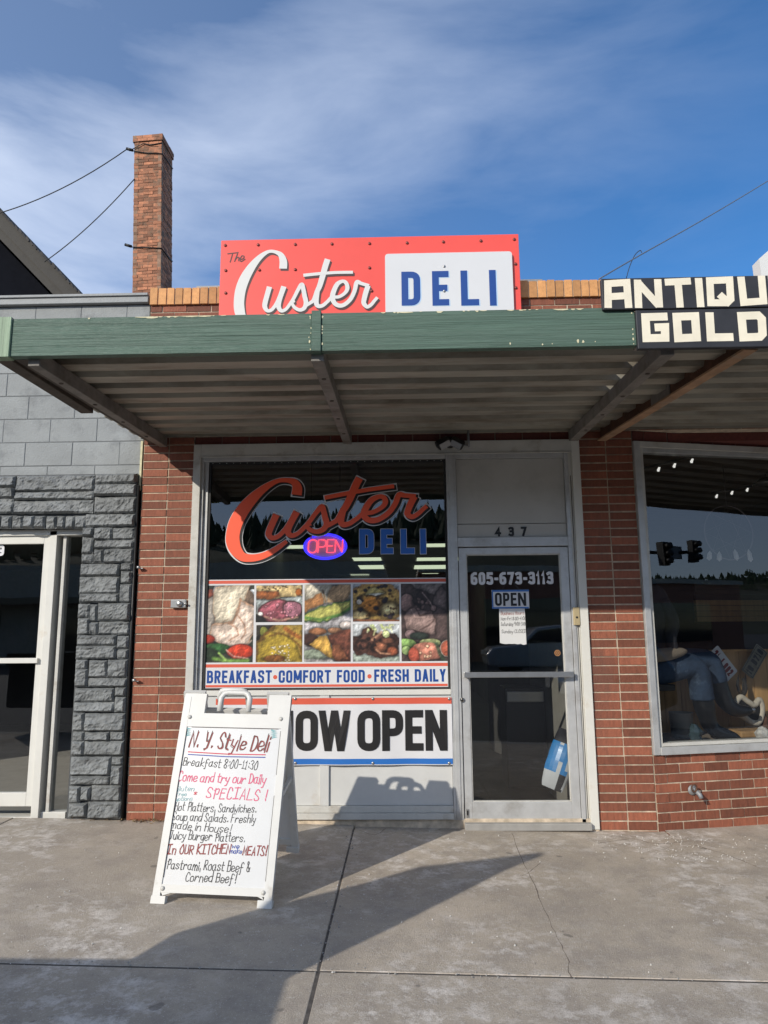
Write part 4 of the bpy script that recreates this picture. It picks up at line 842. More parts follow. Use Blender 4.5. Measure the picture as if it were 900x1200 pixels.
def art_turkey():
    a = Art(50, 80, (52, 56, 48), 1); a.poly([(0, .05), (.25, .03), (.2, .15), (0, .18)], (168, 90, 72)); a.poly([(.15, 0), (.45, 0), (.4, .06), (.15, .1)], (190, 196, 204)); a.ell(.97, .12, .1, .07, (198, 204, 210))
    a.ell(.85, .2, .16, .14, (120, 100, 84)); a.poly([(.0, .2), (.2, .12), (.2, .6), (.0, .66)], (168, 160, 150)); a.poly([(.19, .04), (.9, .0), (.82, .17), (.6, .5), (.5, .52), (.2, .52), (.17, .2)], (214, 203, 180), edge=(176, 150, 124), var=.06)
    a.poly([(.72, .18), (1, .3), (1, .6), (.85, .78), (.5, .8), (.1, .68), (.16, .52), (.5, .5), (.6, .46)], (214, 194, 178), edge=(170, 136, 112), var=.08)
    a.line([(.72, .18), (.68, .34), (.56, .5), (.48, .5)], .025, (150, 112, 86)); a.line([(.68, .4), (.82, .52), (.84, .62), (.76, .7)], .02, (166, 128, 104)); a.line([(.5, .5), (.66, .56), (.7, .65), (.5, .72)], .02, (172, 134, 110)); a.line([(.2, .52), (.34, .53), (.36, .47), (.5, .44)], .008, (130, 104, 84)); a.line([(.12, .69), (.5, .79), (.85, .79), (.97, .72)], .02, (180, 156, 140))
    a.ell(.06, .7, .14, .06, (150, 48, 34)); a.ell(.26, .82, .3, .07, (44, 82, 44)); a.ell(.1, .9, .2, .08, (34, 48, 32)); a.ell(.74, .86, .26, .09, (186, 62, 40), edge=(96, 40, 36)); a.line([(.45, .84), (.6, .92), (.9, .95)], .02, (190, 150, 140))
    a.line([(.2, .95), (.5, .98), (.9, .98)], .05, (110, 148, 66)); a.line([(.3, .88), (.45, .97)], .03, (150, 180, 96)); a.mottle(9, .12); return a
def art_beef():
    a = Art(48, 40, (58, 54, 50), 2); a.poly([(0, .38), (1, .3), (1, .7), (.6, .6), (0, .8)], (176, 184, 182)); a.poly([(0, 0), (1, 0), (1, .3), (.55, .33), (.4, .38), (0, .36)], (196, 172, 122), var=.25, sc=10); a.poly([(0, .16), (.45, .18), (.5, .3), (.3, .38), (0, .36)], (142, 84, 46)); a.ell(.92, .2, .07, .1, (160, 92, 40)); a.spots(22, .018, (84, 72, 50), (0, .7, 0, .16))
    a.ell(.45, .7, .36, .3, (148, 82, 92), edge=(84, 48, 50), var=.3, sc=9); a.ell(.8, .66, .2, .22, (162, 108, 122), rot=.5, edge=(60, 38, 38), var=.2, sc=9); a.ell(.1, .78, .06, .06, (190, 186, 180)); a.line([(.2, .86), (.5, .96), (.9, .88)], .03, (176, 140, 118)); a.ell(.05, .95, .16, .12, (34, 34, 34)); a.spots(16, .03, (196, 132, 142), (.2, .9, .5, .9)); a.mottle(11, .2); return a
def art_omelette():
    a = Art(48, 40, (196, 200, 204), 3); a.poly([(0, 0), (.5, 0), (.1, .5), (0, .5)], (60, 56, 50)); a.ell(.34, .1, .06, .1, (60, 34, 28)); a.ell(.18, .2, .09, .16, (128, 130, 60), rot=-.3); a.ell(.08, .4, .09, .1, (26, 26, 26)); a.poly([(0, .55), (.16, .5), (.08, .9), (0, 1)], (202, 206, 208))
    a.ell(.6, .78, .58, .72, (160, 136, 52), edge=(100, 74, 34), var=.18, sc=8); a.poly([(.42, 0), (1, 0), (1, .9), (.85, .45), (.6, .22), (.36, .22)], (168, 140, 66), var=.2); a.line([(.3, .3), (.5, .22), (.74, .32), (.94, .56), (1, .8)], .022, (112, 78, 34)); a.line([(.64, .1), (.76, .22), (.94, .34)], .06, (130, 70, 34)); a.spots(36, .022, (214, 202, 176), (.3, .75, .5, .98)); a.ell(.4, .9, .24, .1, (120, 78, 40)); a.mottle(12, .16); return a
def art_club():
    a = Art(50, 80, (170, 170, 170), 4); a.poly([(0, 0), (1, 0), (1, .2), (.7, .25), (.44, .24), (0, .36)], (206, 198, 178), var=.08); a.poly([(0, .2), (.36, .12), (.42, .2), (.4, .25), (0, .37)], (176, 124, 78), var=.2); a.poly([(.6, .02), (1, 0), (1, .12), (.85, .24), (.5, .24), (.5, .14)], (188, 156, 118), var=.1); a.line([(.4, .08), (.46, .23)], .02, (120, 90, 62))
    a.poly([(0, .4), (.35, .31), (.75, .25), (1, .2), (1, .32), (.8, .4), (.35, .48), (0, .47)], (188, 186, 102), edge=(66, 98, 50), var=.08); a.line([(0, .43), (.35, .46), (.8, .39), (1, .31)], .035, (70, 112, 54)); a.poly([(0, .5), (.4, .5), (.85, .42), (1, .38), (1, .5), (.6, .56), (.2, .55), (.06, .66), (0, .6)], (196, 192, 194)); a.ell(.9, .53, .14, .05, (206, 196, 190)); a.ell(.3, .61, .2, .05, (150, 102, 70)); a.ell(.65, .6, .15, .04, (164, 120, 90))
    a.poly([(.5, .64), (1, .58), (1, 1), (.75, 1), (.62, .8)], (110, 66, 52), var=.35, sc=14); a.ell(.14, .72, .2, .08, (66, 44, 38)); a.poly([(.1, .8), (.36, .65), (.5, .65), (.58, .8), (.66, .97), (.4, .88)], (208, 164, 82), var=.05); a.poly([(.6, .8), (.75, .8), (.95, .95), (.7, 1), (.62, .9)], (128, 80, 56), var=.2); a.poly([(0, .84), (.3, .84), (.5, .95), (.2, 1), (0, .96)], (160, 172, 150)); a.poly([(0, .96), (.6, .96), (.7, 1), (0, 1)], (176, 172, 168)); a.mottle(10, .14); return a
def art_pancake():
    a = Art(48, 40, (178, 184, 190), 5); a.ell(.5, .52, .55, .56, (196, 160, 88), edge=(156, 120, 70), var=.25, sc=10); a.ell(.4, .55, .3, .3, (176, 116, 50), soft=.5, var=.2, sc=9); a.ell(.8, .7, .24, .24, (206, 188, 136), soft=.6); a.ell(.16, .85, .2, .16, (200, 178, 126), soft=.4); a.spots(46, .02, (110, 72, 36), (.05, .95, .05, .95)); 
    for x, y, r in ((.14, .38, .05), (.2, .45, .045), (.17, .68, .07), (.5, .65, .06), (.68, .46, .065), (.72, .4, .04), (.06, .2, .04), (.27, .17, .04), (.62, .08, .05), (.7, .06, .05), (.8, .18, .045), (.55, .1, .03), (.7, .85, .04), (.8, .88, .06), (.86, .82, .04), (.58, .82, .03), (.3, .96, .05), (.35, .1, .03)): a.ell(x, y, r, r, (42, 34, 40), soft=.3, warp=.3)
    a.ell(.14, .48, .06, .07, (206, 198, 184)); a.poly([(.28, .28), (.36, .13), (.5, .1), (.68, .26), (.5, .31)], (226, 208, 130), var=.04); a.poly([(.28, .28), (.5, .25), (.68, .26), (.5, .32)], (238, 236, 226), var=.03); a.poly([(0, .95), (1, .95), (1, 1), (0, 1)], (150, 96, 70)); a.mottle(14, .16); return a
def art_brisket():
    a = Art(48, 40, (176, 180, 182), 6); a.poly([(0, .8), (1, .85), (1, 1), (0, 1)], (160, 170, 158)); a.poly([(0, .34), (.18, .28), (.22, .12), (.45, .1), (.55, .25), (.9, .28), (1, .4), (1, .84), (.6, .9), (.3, .78), (.1, .8), (0, .7)], (72, 48, 40), var=.5, sc=8, warp=.06); a.ell(.6, .6, .2, .16, (134, 86, 64), soft=.4, var=.4, sc=9); a.ell(.85, .72, .14, .14, (150, 84, 58), soft=.4, var=.3); a.ell(.75, .45, .16, .1, (110, 72, 56), soft=.4); a.ell(.2, .55, .14, .12, (92, 60, 50), soft=.5); a.line([(.42, .42), (.55, .3), (.62, .22)], .03, (172, 132, 104)); a.line([(.5, .68), (.6, .78), (.8, .8)], .025, (176, 132, 104)); a.spots(14, .03, (40, 28, 26), (.02, .5, .3, .7))
    for k in range(18): x = .3+.7*a.rs.rand(); y = .2*a.rs.rand(); a.line([(x, y), (x+.16*(a.rs.rand()-.5), y+.16*a.rs.rand())], .022, [(206, 212, 150), (178, 192, 116), (222, 226, 186)][k % 3])
    a.ell(.72, .28, .08, .1, (200, 208, 150)); a.mottle(12, .2); return a
def art_roast():
    a = Art(50, 80, (70, 58, 56), 7); a.poly([(.2, 0), (.9, 0), (.8, .15), (.5, .1)], (120, 110, 108)); a.poly([(.86, .03), (1, .12), (1, .4), (.66, .32), (.7, .18)], (96, 84, 82), edge=(40, 32, 32)); a.ell(.12, .25, .16, .12, (136, 110, 104)); a.poly([(.24, .22), (.4, .1), (.55, .12), (.62, .24), (.4, .3)], (54, 44, 44)); a.poly([(.4, .24), (.7, .3), (1, .38), (1, .75), (.6, .75), (.5, .4)], (84, 70, 68), var=.25)
    a.poly([(.06, .42), (.2, .34), (.3, .28), (.5, .36), (.64, .36), (.74, .46), (.7, .64), (.4, .62), (.12, .58)], (142, 120, 114), edge=(60, 48, 46), var=.14, sc=8); a.line([(.3, .3), (.4, .42), (.62, .38)], .02, (70, 54, 50)); a.line([(.4, .6), (.6, .54), (.72, .46)], .02, (84, 66, 62)); a.line([(.22, .34), (.3, .44), (.5, .44)], .015, (176, 150, 142)); a.ell(.2, .66, .12, .06, (120, 100, 100)); a.spots(8, .05, (110, 90, 86), (.3, .7, .2, .35)); a.line([(.46, .12), (.62, .24), (.7, .35)], .015, (140, 122, 118))
    a.ell(.38, .68, .2, .05, (44, 52, 46)); a.ell(.12, .78, .22, .07, (126, 158, 92), var=.3); a.ell(.1, .86, .1, .06, (160, 186, 120)); a.ell(.6, .77, .22, .06, (150, 156, 110), var=.3); a.ell(.5, .88, .36, .12, (176, 116, 98), var=.3, sc=8); a.ell(.26, .92, .12, .1, (170, 84, 66)); a.line([(.74, .78), (.8, .9), (.9, 1)], .04, (52, 74, 56)); a.ell(.95, .84, .12, .1, (176, 96, 74), edge=(160, 160, 150)); a.spots(9, .03, (206, 170, 140), (.3, .7, .8, .96)); a.mottle(11, .16); return a
def art_mesh(a, x0, x1, y0, y1, Y, name, parent, label):
    """x0.. in photo pixels -> a flat printed sheet at Y with one colour per cell"""
    p00 = P(x0, y0, Y); p10 = P(x1, y0, Y); p01 = P(x0, y1, Y); p11 = P(x1, y1, Y); X0 = (p00.x+p01.x)/2; X1 = (p10.x+p11.x)/2; Z1 = (p00.z+p10.z)/2; Z0 = (p01.z+p11.z)/2
    w, h = a.w, a.h; vs = [(X0+(X1-X0)*i/w, Y, Z1+(Z0-Z1)*j/h) for j in range(h+1) for i in range(w+1)]
    fs = [(j*(w+1)+i, (j+1)*(w+1)+i, (j+1)*(w+1)+i+1, j*(w+1)+i+1) for j in range(h) for i in range(w)]
    me = bpy.data.meshes.new(name); me.from_pydata(vs, [], fs); me.materials.append(MATS['print'])
    n_h = a.noise(9, 5); gy_, gx_ = np.gradient(n_h); a.im *= np.clip(1+2.3*(gx_+gy_), .7, 1.3)[..., None]; a.mottle(5, .10); a.im = (2*a.im+np.roll(a.im, 1, 0)+np.roll(a.im, 1, 1))/4; a.im *= (1+.03*a.rs.randn(a.h, a.w))[..., None]; im = np.clip(a.im*1.04, 0, 255)/255; lin = np.where(im <= .04, im/12.92, ((im+.055)/1.055)**2.4)
    pad = np.concatenate([lin, lin[-1:]], 0); pad = np.concatenate([pad, pad[:, -1:]], 1); col = np.ones(((w+1)*(h+1), 4), np.float32); col[:, :3] = pad.reshape(-1, 3)
    at = me.color_attributes.new('ink', 'FLOAT_COLOR', 'POINT'); at.data.foreach_set('color', col.ravel()); me.update()
    o = bpy.data.objects.new(name, me); COL.objects.link(o); o.parent = parent; o.matrix_parent_inverse = parent.matrix_basis.inverted(); o['label'] = label; return o
m = bpy.data.materials.new('print'); m.use_nodes = True; MATS['print'] = m; n_ = m.node_tree.nodes; at = n_.new('ShaderNodeAttribute'); at.attribute_name = 'ink'; m.node_tree.links.new(at.outputs['Color'], n_['Principled BSDF'].inputs['Base Color']); n_['Principled BSDF'].inputs['Roughness'].default_value = .4
PY = GY-.004
def pr(mb, x0, x1, y0, y1, Y, h, m):
    a = P((x0+x1)/2, y0, Y); b = P((x0+x1)/2, y1, Y); rect2(mb, FT(Y), P(x0, (y0+y1)/2, Y).x, P(x1, (y0+y1)/2, Y).x, b.z, a.z, h, m)
def sheet(mb, x0, x1, y0, y1, Y, th, m):
    a = P((x0+x1)/2, y0, Y); b = P((x0+x1)/2, y1, Y); mb.box(P(x0, (y0+y1)/2, Y).x, P(x1, (y0+y1)/2, Y).x, Y, Y+th, b.z, a.z, m)
c = P(383, 728, PY)
FP = thing('food_poster', 'wide window poster of seven food photographs under a red stripe', 'poster', (c.x, PY, P(383, 777, PY).z))
mb = MB(); sheet(mb, 240.5, 526, 678.2, 777.5, PY, .0012, 'vinyl_white'); pr(mb, 241, 525.5, 679.3, 683.0, PY, .0006, 'stripe_red'); mb.build('backing', FP)
for fn, x0, x1, y0, y1, lb in ((art_turkey, 240.8, 297, 686, 776.5, 'food photo of sliced turkey with lettuce and tomato'), (art_beef, 300, 354.3, 685.8, 729, 'food photo of pink corned beef under bread'), (art_omelette, 300, 354.3, 732.3, 776.5, 'food photo of a folded yellow omelette with olives'), (art_club, 356.6, 411, 684.8, 776, 'tall food photo of avocado and cheese sandwich'), (art_pancake, 413.5, 468, 684.3, 728.3, 'food photo of a blueberry pancake with butter'), (art_brisket, 413.5, 468, 731.2, 775.5, 'food photo of dark browned meat with shredded lettuce'), (art_roast, 470.2, 525.6, 683.8, 775, 'tall food photo of roast beef slices over salad')):
    art_mesh(fn(), x0, x1, y0, y1, PY-.001, 'food_photo', FP, lb)
PY2 = GY-.007
SP = thing('slogan_strip', 'white strip sign reading BREAKFAST COMFORT FOOD FRESH DAILY below the food photos', 'sign', (c.x, PY2, P(383, 807, PY2).z))
mb = MB(); sheet(mb, 240.5, 525, 775.6, 807.2, PY2, .002, 'vinyl_white'); mb.build('panel', SP)
mb = MB(); pr(mb, 241, 524.6, 777.6, 781.4, PY2, .0006, 'stripe_red'); pr(mb, 241, 524.6, 802.0, 804.8, PY2, .0006, 'stripe_red'); mb.build('stripes', SP)
mb = MB(); px_text(mb, 'BREAKFAST', 242.5, 318.5, 800.6, 785.6, .0178, 'deli_blue', PY2, .0006, gap=.2); px_text(mb, 'COMFORT FOOD', 326.5, 427.5, 800, 785.2, .0178, 'deli_blue', PY2, .0006, gap=.2); px_text(mb, 'FRESH DAILY', 438.5, 522.5, 799, 784.2, .0178, 'deli_blue', PY2, .0006, gap=.2)
for x, y in ((322.5, 793.5), (433, 792.6)):
    q = P(x, y, PY2); poly2(mb, FT(PY2), [(q.x+.017*math.cos(a*.5236), q.z+.017*math.sin(a*.5236)) for a in range(12)], .0006, 'stripe_red')
mb.build('lettering', SP)

# neon sign inside the glass
NY = .10
nc = P(381, 640.3, NY); Ne = thing('neon_sign', 'glowing oval neon sign reading OPEN in red inside a blue ring', 'neon sign', (nc.x, NY, nc.z-.1))
rx, rz = P(406, 640, NY).x-nc.x, P(381, 625.5, NY).z-nc.z
mb = MB(); mb.prism([(nc.x+rx*1.04*math.cos(t), nc.z+rz*1.06*math.sin(t)) for t in [i*2*math.pi/40 for i in range(40)]], NY+.012, NY+.02, 'neon_back'); mb.build('backing', Ne)
for t0, t1 in ((R(-12), R(128)), (R(138), R(345)), ):
    mb = MB(); mb.tube([(nc.x+rx*.97*math.cos(t0+(t1-t0)*i/30), NY, nc.z+rz*.95*math.sin(t0+(t1-t0)*i/30)) for i in range(31)], .0105, 'neon_blue', 8); mb.build('blue_tube', Ne)
for c_, x0, x1 in (('O', 361, 371), ('P', 372.5, 381.5), ('E', 383, 391), ('N', 392.5, 401)):
    mb = MB(); z0 = P(380, 647.6, NY).z; z1 = P(380, 632.6, NY).z; X0 = P(x0, 640, NY).x; X1 = P(x1, 640, NY).x
    for k, (cl, pts) in enumerate(BLOCK[c_]):
        q = rounded([(X0+p[0]*(X1-X0)+.006*p[1], z0+p[1]*(z1-z0))+((1,) if len(p) > 2 else ()) for p in pts], .035, cl); mb.tube([(p.x, NY-.004-.002*k, p.y) for p in q], .0062, 'neon_red', 6, closed=cl)
    mb.build('red_tube', Ne)
mb = MB(); mb.tube([(nc.x-.12, NY+.01, nc.z+rz*.8), (nc.x-.12, NY+.02, 2.9)], .0015, 'black_rubber', 4); mb.tube([(nc.x+.12, NY+.01, nc.z+rz*.8), (nc.x+.12, NY+.02, 2.9)], .0015, 'black_rubber', 4); mb.build('hanging_cord', Ne)

# fluorescent fixtures in the deli ceiling (lit)
k = 0
LB = ['lit fluorescent panel seen through the glass left of the neon sign', 'lit fluorescent panel right of the blue letter I, nearest the window top', 'lit fluorescent panel under the blue letters D and E', 'lit fluorescent panel under the blue letter I', 'lit fluorescent panel second below the blue letters D and E', 'lit fluorescent panel second below the blue letter I', 'small lit fluorescent panel furthest back on the left row', 'small yellowish lit panel furthest back on the right row']
for (x0, x1, y) in ((326, 384, 636), (498, 560, 634), (412, 446, 650.5), (489, 546, 650.5), (419, 449, 659.5), (486, 530, 659.5), (413, 434, 673.5), (495, 514, 669)):
    zc = 2.90; a = G(x0, y+2.2, zc); b = G(x1, y+2.2, zc); dpt = .55 if k < 2 else (.75 if k < 4 else 1.1)
    t = thing('ceiling_light', LB[k], 'ceiling light', ((a.x+b.x)/2, a.y, zc), 'fluorescent panels in the deli ceiling')
    y1 = min(a.y+dpt, 12.7)
    mb = MB(); mb.box(a.x, b.x, a.y, y1, zc-.006, zc, 'tube_light'); mb.build('diffuser', t)
    mb = MB(); mb.box(a.x-.03, b.x+.03, a.y-.03, a.y-.001, zc-.014, zc+.018, 'alu'); mb.build('frame', t); mb = MB(); mb.box(a.x-.03, b.x+.03, y1+.001, y1+.03, zc-.014, zc+.018, 'alu'); mb.build('frame', t); k += 1

# ================================================================== NOW OPEN banner
BY = -.012
bx0, bx1 = PX(252, 860, BY), PX(530, 860, BY); bz0, bz1 = PZ(896.5, 440, BY), PZ(817.5, 440, BY)
Bn = thing('banner', 'white vinyl banner reading NOW OPEN with red and blue edges under the window', 'banner', ((bx0+bx1)/2, BY, bz0))
def by(x, z): return BY-.004-.006*math.sin((x-bx0)*7.1)*math.sin((z-bz0)*4+1)-.004*math.sin((x-bx0)*17+z*9)
def bsheet(mb, x0, x1, z0, z1, off, m, nx=60, nz_=10):
    vs = [(x0+(x1-x0)*i/nx, by(x0+(x1-x0)*i/nx, z0+(z1-z0)*j/nz_)-off, z0+(z1-z0)*j/nz_) for j in range(nz_+1) for i in range(nx+1)]
    mb.add(vs, [(j*(nx+1)+i, j*(nx+1)+i+1, (j+1)*(nx+1)+i+1, (j+1)*(nx+1)+i) for j in range(nz_) for i in range(nx)], m, True)
mb = MB(); bsheet(mb, bx0, bx1, bz0, bz1, 0, 'vinyl_white'); mb.build('vinyl_sheet', Bn)
zr = PZ(825, 440, BY); zbl = PZ(889, 440, BY)
mb = MB(); bsheet(mb, bx0+.001, bx1-.001, zr, bz1-.001, .0012, 'stripe_red', 60, 3); mb.build('red_stripe', Bn)
mb = MB(); bsheet(mb, bx0+.001, bx1-.001, bz0+.006, zbl, .0012, 'stripe_blue', 60, 3); mb.build('blue_stripe', Bn)
class BFrame(Frame):
    def at(s, a, b, h): return Vector((a, by(a, b)-h, b))
BF = BFrame((0, 0, 0), (1, 0, 0), (0, 0, 1))
mb = MB(); zt_, zb_ = PZ(832.2, 440, BY), PZ(879.8, 440, BY)
def fine(txt, x0, x1, t, gap=.0):
    block_text(mb, BF, txt, PX(x0, 856, BY), PX(x1, 856, BY), zb_, zt_, t, 'letter_black', .0042, gap=gap, rad=.55)
for c_, x0, x1, t in (('N', 317, 343, .056), ('O', 346.2, 372.6, .058), ('W', 373, 411, .056), ('O', 418.8, 445.6, .058), ('P', 447.8, 472.4, .058), ('E', 474.8, 496, .056), ('N', 498.4, 524, .056)): fine(c_, x0, x1, t)
mb.build('lettering', Bn)
mb = MB()
for x in (256, 346, 437, 526.5):
    for y in (819, 894.5):
        q = P(x, y, BY-.012); mb = MB(); mb.lathe([(.011, 0), (.011, .003), (.005, .004)], (0, 0, 0), 'steel', 12, Matrix.Translation((q.x, by(q.x, q.z)-.001, q.z)) @ Matrix.Rotation(R(90), 4, 'X')); mb.build('grommet', Bn)

# ================================================================== things on the door
OY = DY+.012
c = P(598, 702, OY); Os = thing('open_sign', 'small white and blue sign reading OPEN hanging on the door glass', 'sign', (c.x, OY, P(598, 713, OY).z))
mb = MB(); sheet(mb, 576.5, 620, 691.2, 713.2, OY, .003, 'vinyl_white'); mb.build('board', Os)
mb = MB(); pr(mb, 576.6, 619.8, 691.3, 693.4, OY, .0006, 'stripe_blue'); pr(mb, 576.6, 619.8, 711.4, 713.1, OY, .0006, 'stripe_blue'); pr(mb, 576.6, 578, 693.4, 711.4, OY, .0006, 'stripe_blue'); mb.build('border', Os)
mb = MB()
for c_, x0, x1 in (('O', 580, 588), ('P', 589.5, 597), ('E', 598.5, 605.5), ('N', 607, 616.5)): px_text(mb, c_, x0, x1, 710, 694.6, .0185, 'letter_black', OY, .0008, rad=.5)
mb.build('lettering', Os)
mb = MB(); kx = P(597, 676, OY); mb.tube([tuple(P(588, 691.5, OY)), tuple(P(597, 677, OY)), tuple(P(609, 691.5, OY))], .0012, 'wire_grey', 4); mb.build('string', Os)
PYp = DY+.0165
mb = MB(); a = P(584.5, 713, PYp); b = P(617, 755, PYp); pts = [(a.x, b.z+.012)]+[(a.x+(b.x-a.x)*i/9, b.z+random.uniform(-.006, .008)) for i in range(1, 9)]+[(b.x, b.z), (b.x-.003, a.z), (a.x+.002, a.z)]
mb.prism(pts, PYp, PYp+.0008, 'paper'); Pp = mb.build('paper_note'); tag(Pp, 'handwritten white paper note of business hours taped below the OPEN sign', 'note')
mb = MB(); FPp = FT(PYp)
for txt, x0, x1, y, mm in (('Business Hours', 587, 614, 720.6, 'ink_maroon'), ('Mon-Fri 8:00-4:00', 587, 616, 727, 'ink_black'), ('Saturday 9:00-3:00', 587, 616.5, 733.4, 'ink_black'), ('Sunday CLOSED', 588, 616, 742, 'ink_black')):
    q = fx(x0, y, PYp); w = fx(x1, y-.6, PYp); hand_text(mb, FPp, txt, q, w, .026, .0042, mm, .0006)
mb.build('handwriting', Pp)
mb = MB(); q = P(653.3, 765.2, DY+.017)
for r, mm, h in ((.024, 'gold', .0006), (.018, 'letter_black', .0009), (.012, 'gold', .0012), (.006, 'letter_black', .0015)): poly2(mb, FT(DY+.018), [(q.x+r*math.cos(t), q.z+r*math.sin(t)) for t in [i*.3307 for i in range(19)]], h, mm)
tag(mb.build('round_sticker'), 'tiny round orange and black sticker low on the right of the door glass', 'sticker')
# salt bag leaning inside the door
def bag():
    a = G(642, 933, 0); root = thing('salt_bag', 'blue black and white plastic bag leaning inside the foot of the glass door', 'bag', (a.x, .22, 0))
    lo = P(645, 929, .24); hi = P(668, 862, .24); ax = Vector((hi.x-lo.x, .05, hi.z-lo.z)); Lh = ax.length; u = ax.normalized(); v = Vector((.45, 1, 0)); v = (v-u*v.dot(u)).normalized(); w = u.cross(v)
    nu, nv = 26, 20; vs = []; fs = []
    half = .105; c0 = lo+Vector((.01, .0, .03))
    for i in range(nu+1):
        t = i/nu; for_w = half*(1-.25*abs(2*t-1)**3); th = .055*max(0, (1-abs(2*t-1)**2.6))+.004
        for j in range(nv):
            an = 2*math.pi*j/nv; ca, sa = math.cos(an), math.sin(an)
            wob = 1+.06*mnoise.noise(Vector((t*6, an*2, 3)))
            vs.append(c0+u*(t*Lh)+w*(for_w*ca*wob)-v*(th*math.copysign(abs(sa)**.8, sa)*wob))
    for i in range(nu):
        for j in range(nv): fs.append((i*nv+j, i*nv+(j+1) % nv, (i+1)*nv+(j+1) % nv, (i+1)*nv+j))
    fs += [tuple(range(nv-1, -1, -1)), tuple(nu*nv+j for j in range(nv))]
    mb = MB()
    def colr(i, j):
        t = i/nu; s_ = -math.cos(2*math.pi*(j+.5)/nv)+(t-.5)*.55
        if t > .74: return 'bag_black' if s_ < .35 else 'bag_white'
        if -.05 < s_ < .12: return 'bag_white'
        if s_ >= .62: return 'bag_white'
        if t < .26: return 'bag_black' if s_ > .1 else 'bag_white'
        return 'bag_blue'
    for i in range(nu):
        for j in range(nv): f = fs[i*nv+j]; mb.add([vs[q] for q in f], [(0, 1, 2, 3)], colr(i, j), True)
    mb.add([vs[q] for q in fs[-2]], [tuple(range(nv))], 'bag_white'); mb.add([vs[q] for q in fs[-1]], [tuple(range(nv))], 'bag_black')
    mb.build('bag_body', root)
bag()
# dark box with a shiny band, standing in for a car's reflection in the door
mb = MB(); a = P(594, 870, 1.3); b = P(638, 806, 1.3); mb.box(a.x, b.x, 1.3, 1.7, .0, b.z, 'black_metal'); mb.box(a.x+.01, b.x-.01, 1.285, 1.2995, b.z-.13, b.z-.03, 'steel'); bn = mb.build('waste_bin', bevel=.04); tag(bn, 'black bin with a shiny band standing inside behind the lower door glass', 'bin')

# ================================================================== fittings on the front
Fl = thing('flood_light', 'black twin head flood light fixed to the header above the mullion', 'flood light', tuple(P(527, 522, -.06)))
p = P(527, 521, -.03); mb = MB(); mb.lathe([(.045, 0), (.05, .02), (.03, .035)], (0, 0, 0), 'black_metal', 14, Matrix.Translation((p.x, -.022, p.z+.015)) @ Matrix.Rotation(R(90), 4, 'X')); mb.build('mount', Fl)
for s in (-1, 1):
    mb = MB(); T2 = Matrix.Translation((p.x+s*.055, -.085, p.z-.005)) @ Matrix.Rotation(s*R(28), 4, 'Y') @ Matrix.Rotation(R(32), 4, 'X')
    mb.box(-.058, .058, -.05, .05, -.03, .035, 'black_metal', T2); h = mb.build('lamp_head', Fl, bevel=.014)
    mb = MB(); mb.box(-.045, .045, -.056, -.0505, -.022, .026, 'lamp_lens', T2); mb.build('lens', h)
cx_ = PX(549, 515, -.03); mb = MB(); mb.tube([(cx_, -.034, PZ(524, 549, -.03)), (cx_, -.034, 3.09)], .009, 'cap_grey', 8); mb.tube([(cx_, -.034, PZ(522, 549, -.03)), (p.x+.06, -.034, PZ(522, 549, -.03)), (p.x+.04, -.04, p.z)], .007, 'cap_grey', 8); mb.build('conduit', Fl)
Sb = thing('switch_box', 'small grey metal switch box with a round knob on the left brick pillar', 'switch box', tuple(P(207, 712, -.01)))
p = P(209.5, 707.5, -.02); mb = MB(); mb.box(p.x-.062, p.x+.062, -.034, -.004, p.z-.034, p.z+.034, 'steel'); mb.build('box', Sb, bevel=.006)
mb = MB(); mb.lathe([(.024, 0), (.024, .012), (.018, .02)], (0, 0, 0), 'steel', 16, Matrix.Translation((p.x+.012, -.034, p.z)) @ Matrix.Rotation(R(90), 4, 'X')); mb.tube([(p.x+.05, -.04, p.z), (p.x+.07, -.05, p.z-.002)], .008, 'steel', 8); mb.build('knob', Sb)
x, z = A(816, 929, -.05); Hb = thing('hose_tap', 'weathered metal hose tap on the brick base below the antique shop window', 'tap', tuple(MA @ Vector((x, -.03, z))))
mb = MB(); mb.lathe([(.038, 0), (.038, .006), (.02, .012)], (0, 0, 0), 'cap_grey', 14, MA @ Matrix.Translation((x, -.001, z+.01)) @ Matrix.Rotation(R(90), 4, 'X')); mb.tube([MA @ Vector(q) for q in ((x, -.005, z+.01), (x+.005, -.05, z+.008), (x+.012, -.075, z-.01), (x+.016, -.085, z-.035))], [.017, .018, .017, .015], 'cap_grey', 10); mb.build('spout', Hb)
mb = MB(); mb.tube([MA @ Vector((x-.022+.022*math.cos(t), -.06+.0*t, z+.036+.026*math.sin(t))) for t in [i*.6283 for i in range(10)]], .006, 'rust', 6, closed=True); mb.tube([MA @ Vector((x-.01, -.045, z+.012)), MA @ Vector((x-.02, -.06, z+.035))], .008, 'cap_grey', 8); mb.build('handle', Hb)

# ================================================================== A-frame board
AF_BL, AF_BR = G(177, 1059, .03), G(317.5, 1065, .02); AF_BL.z = gz(AF_BL.x)+.008; AF_BR.z = gz(AF_BR.x)+.008
ux = (AF_BR-AF_BL); wA = ux.length; ux.normalize(); cen = (AF_BL+AF_BR)/2
bk = Vector((-ux.y, ux.x, 0)).normalized()
AF_T = (P(214, 812, -1.29)+P(341, 815, -1.33)-ux*wA)/2; vA = AF_T-AF_BL; vA -= ux*vA.dot(ux); LA = vA.length; vA.normalize(); nA = ux.cross(vA).normalized(); HA = 1.05
Am = Matrix(((ux.x, -nA.x, vA.x, AF_BL.x), (ux.y, -nA.y, vA.y, AF_BL.y), (ux.z, -nA.z, vA.z, AF_BL.z), (0, 0, 0, 1)))  # local x along, y into the leaf, z up the slope
AFm = thing('sandwich_board', 'white plastic A-frame pavement board hand lettered with the deli menu', 'sandwich board', tuple(cen))
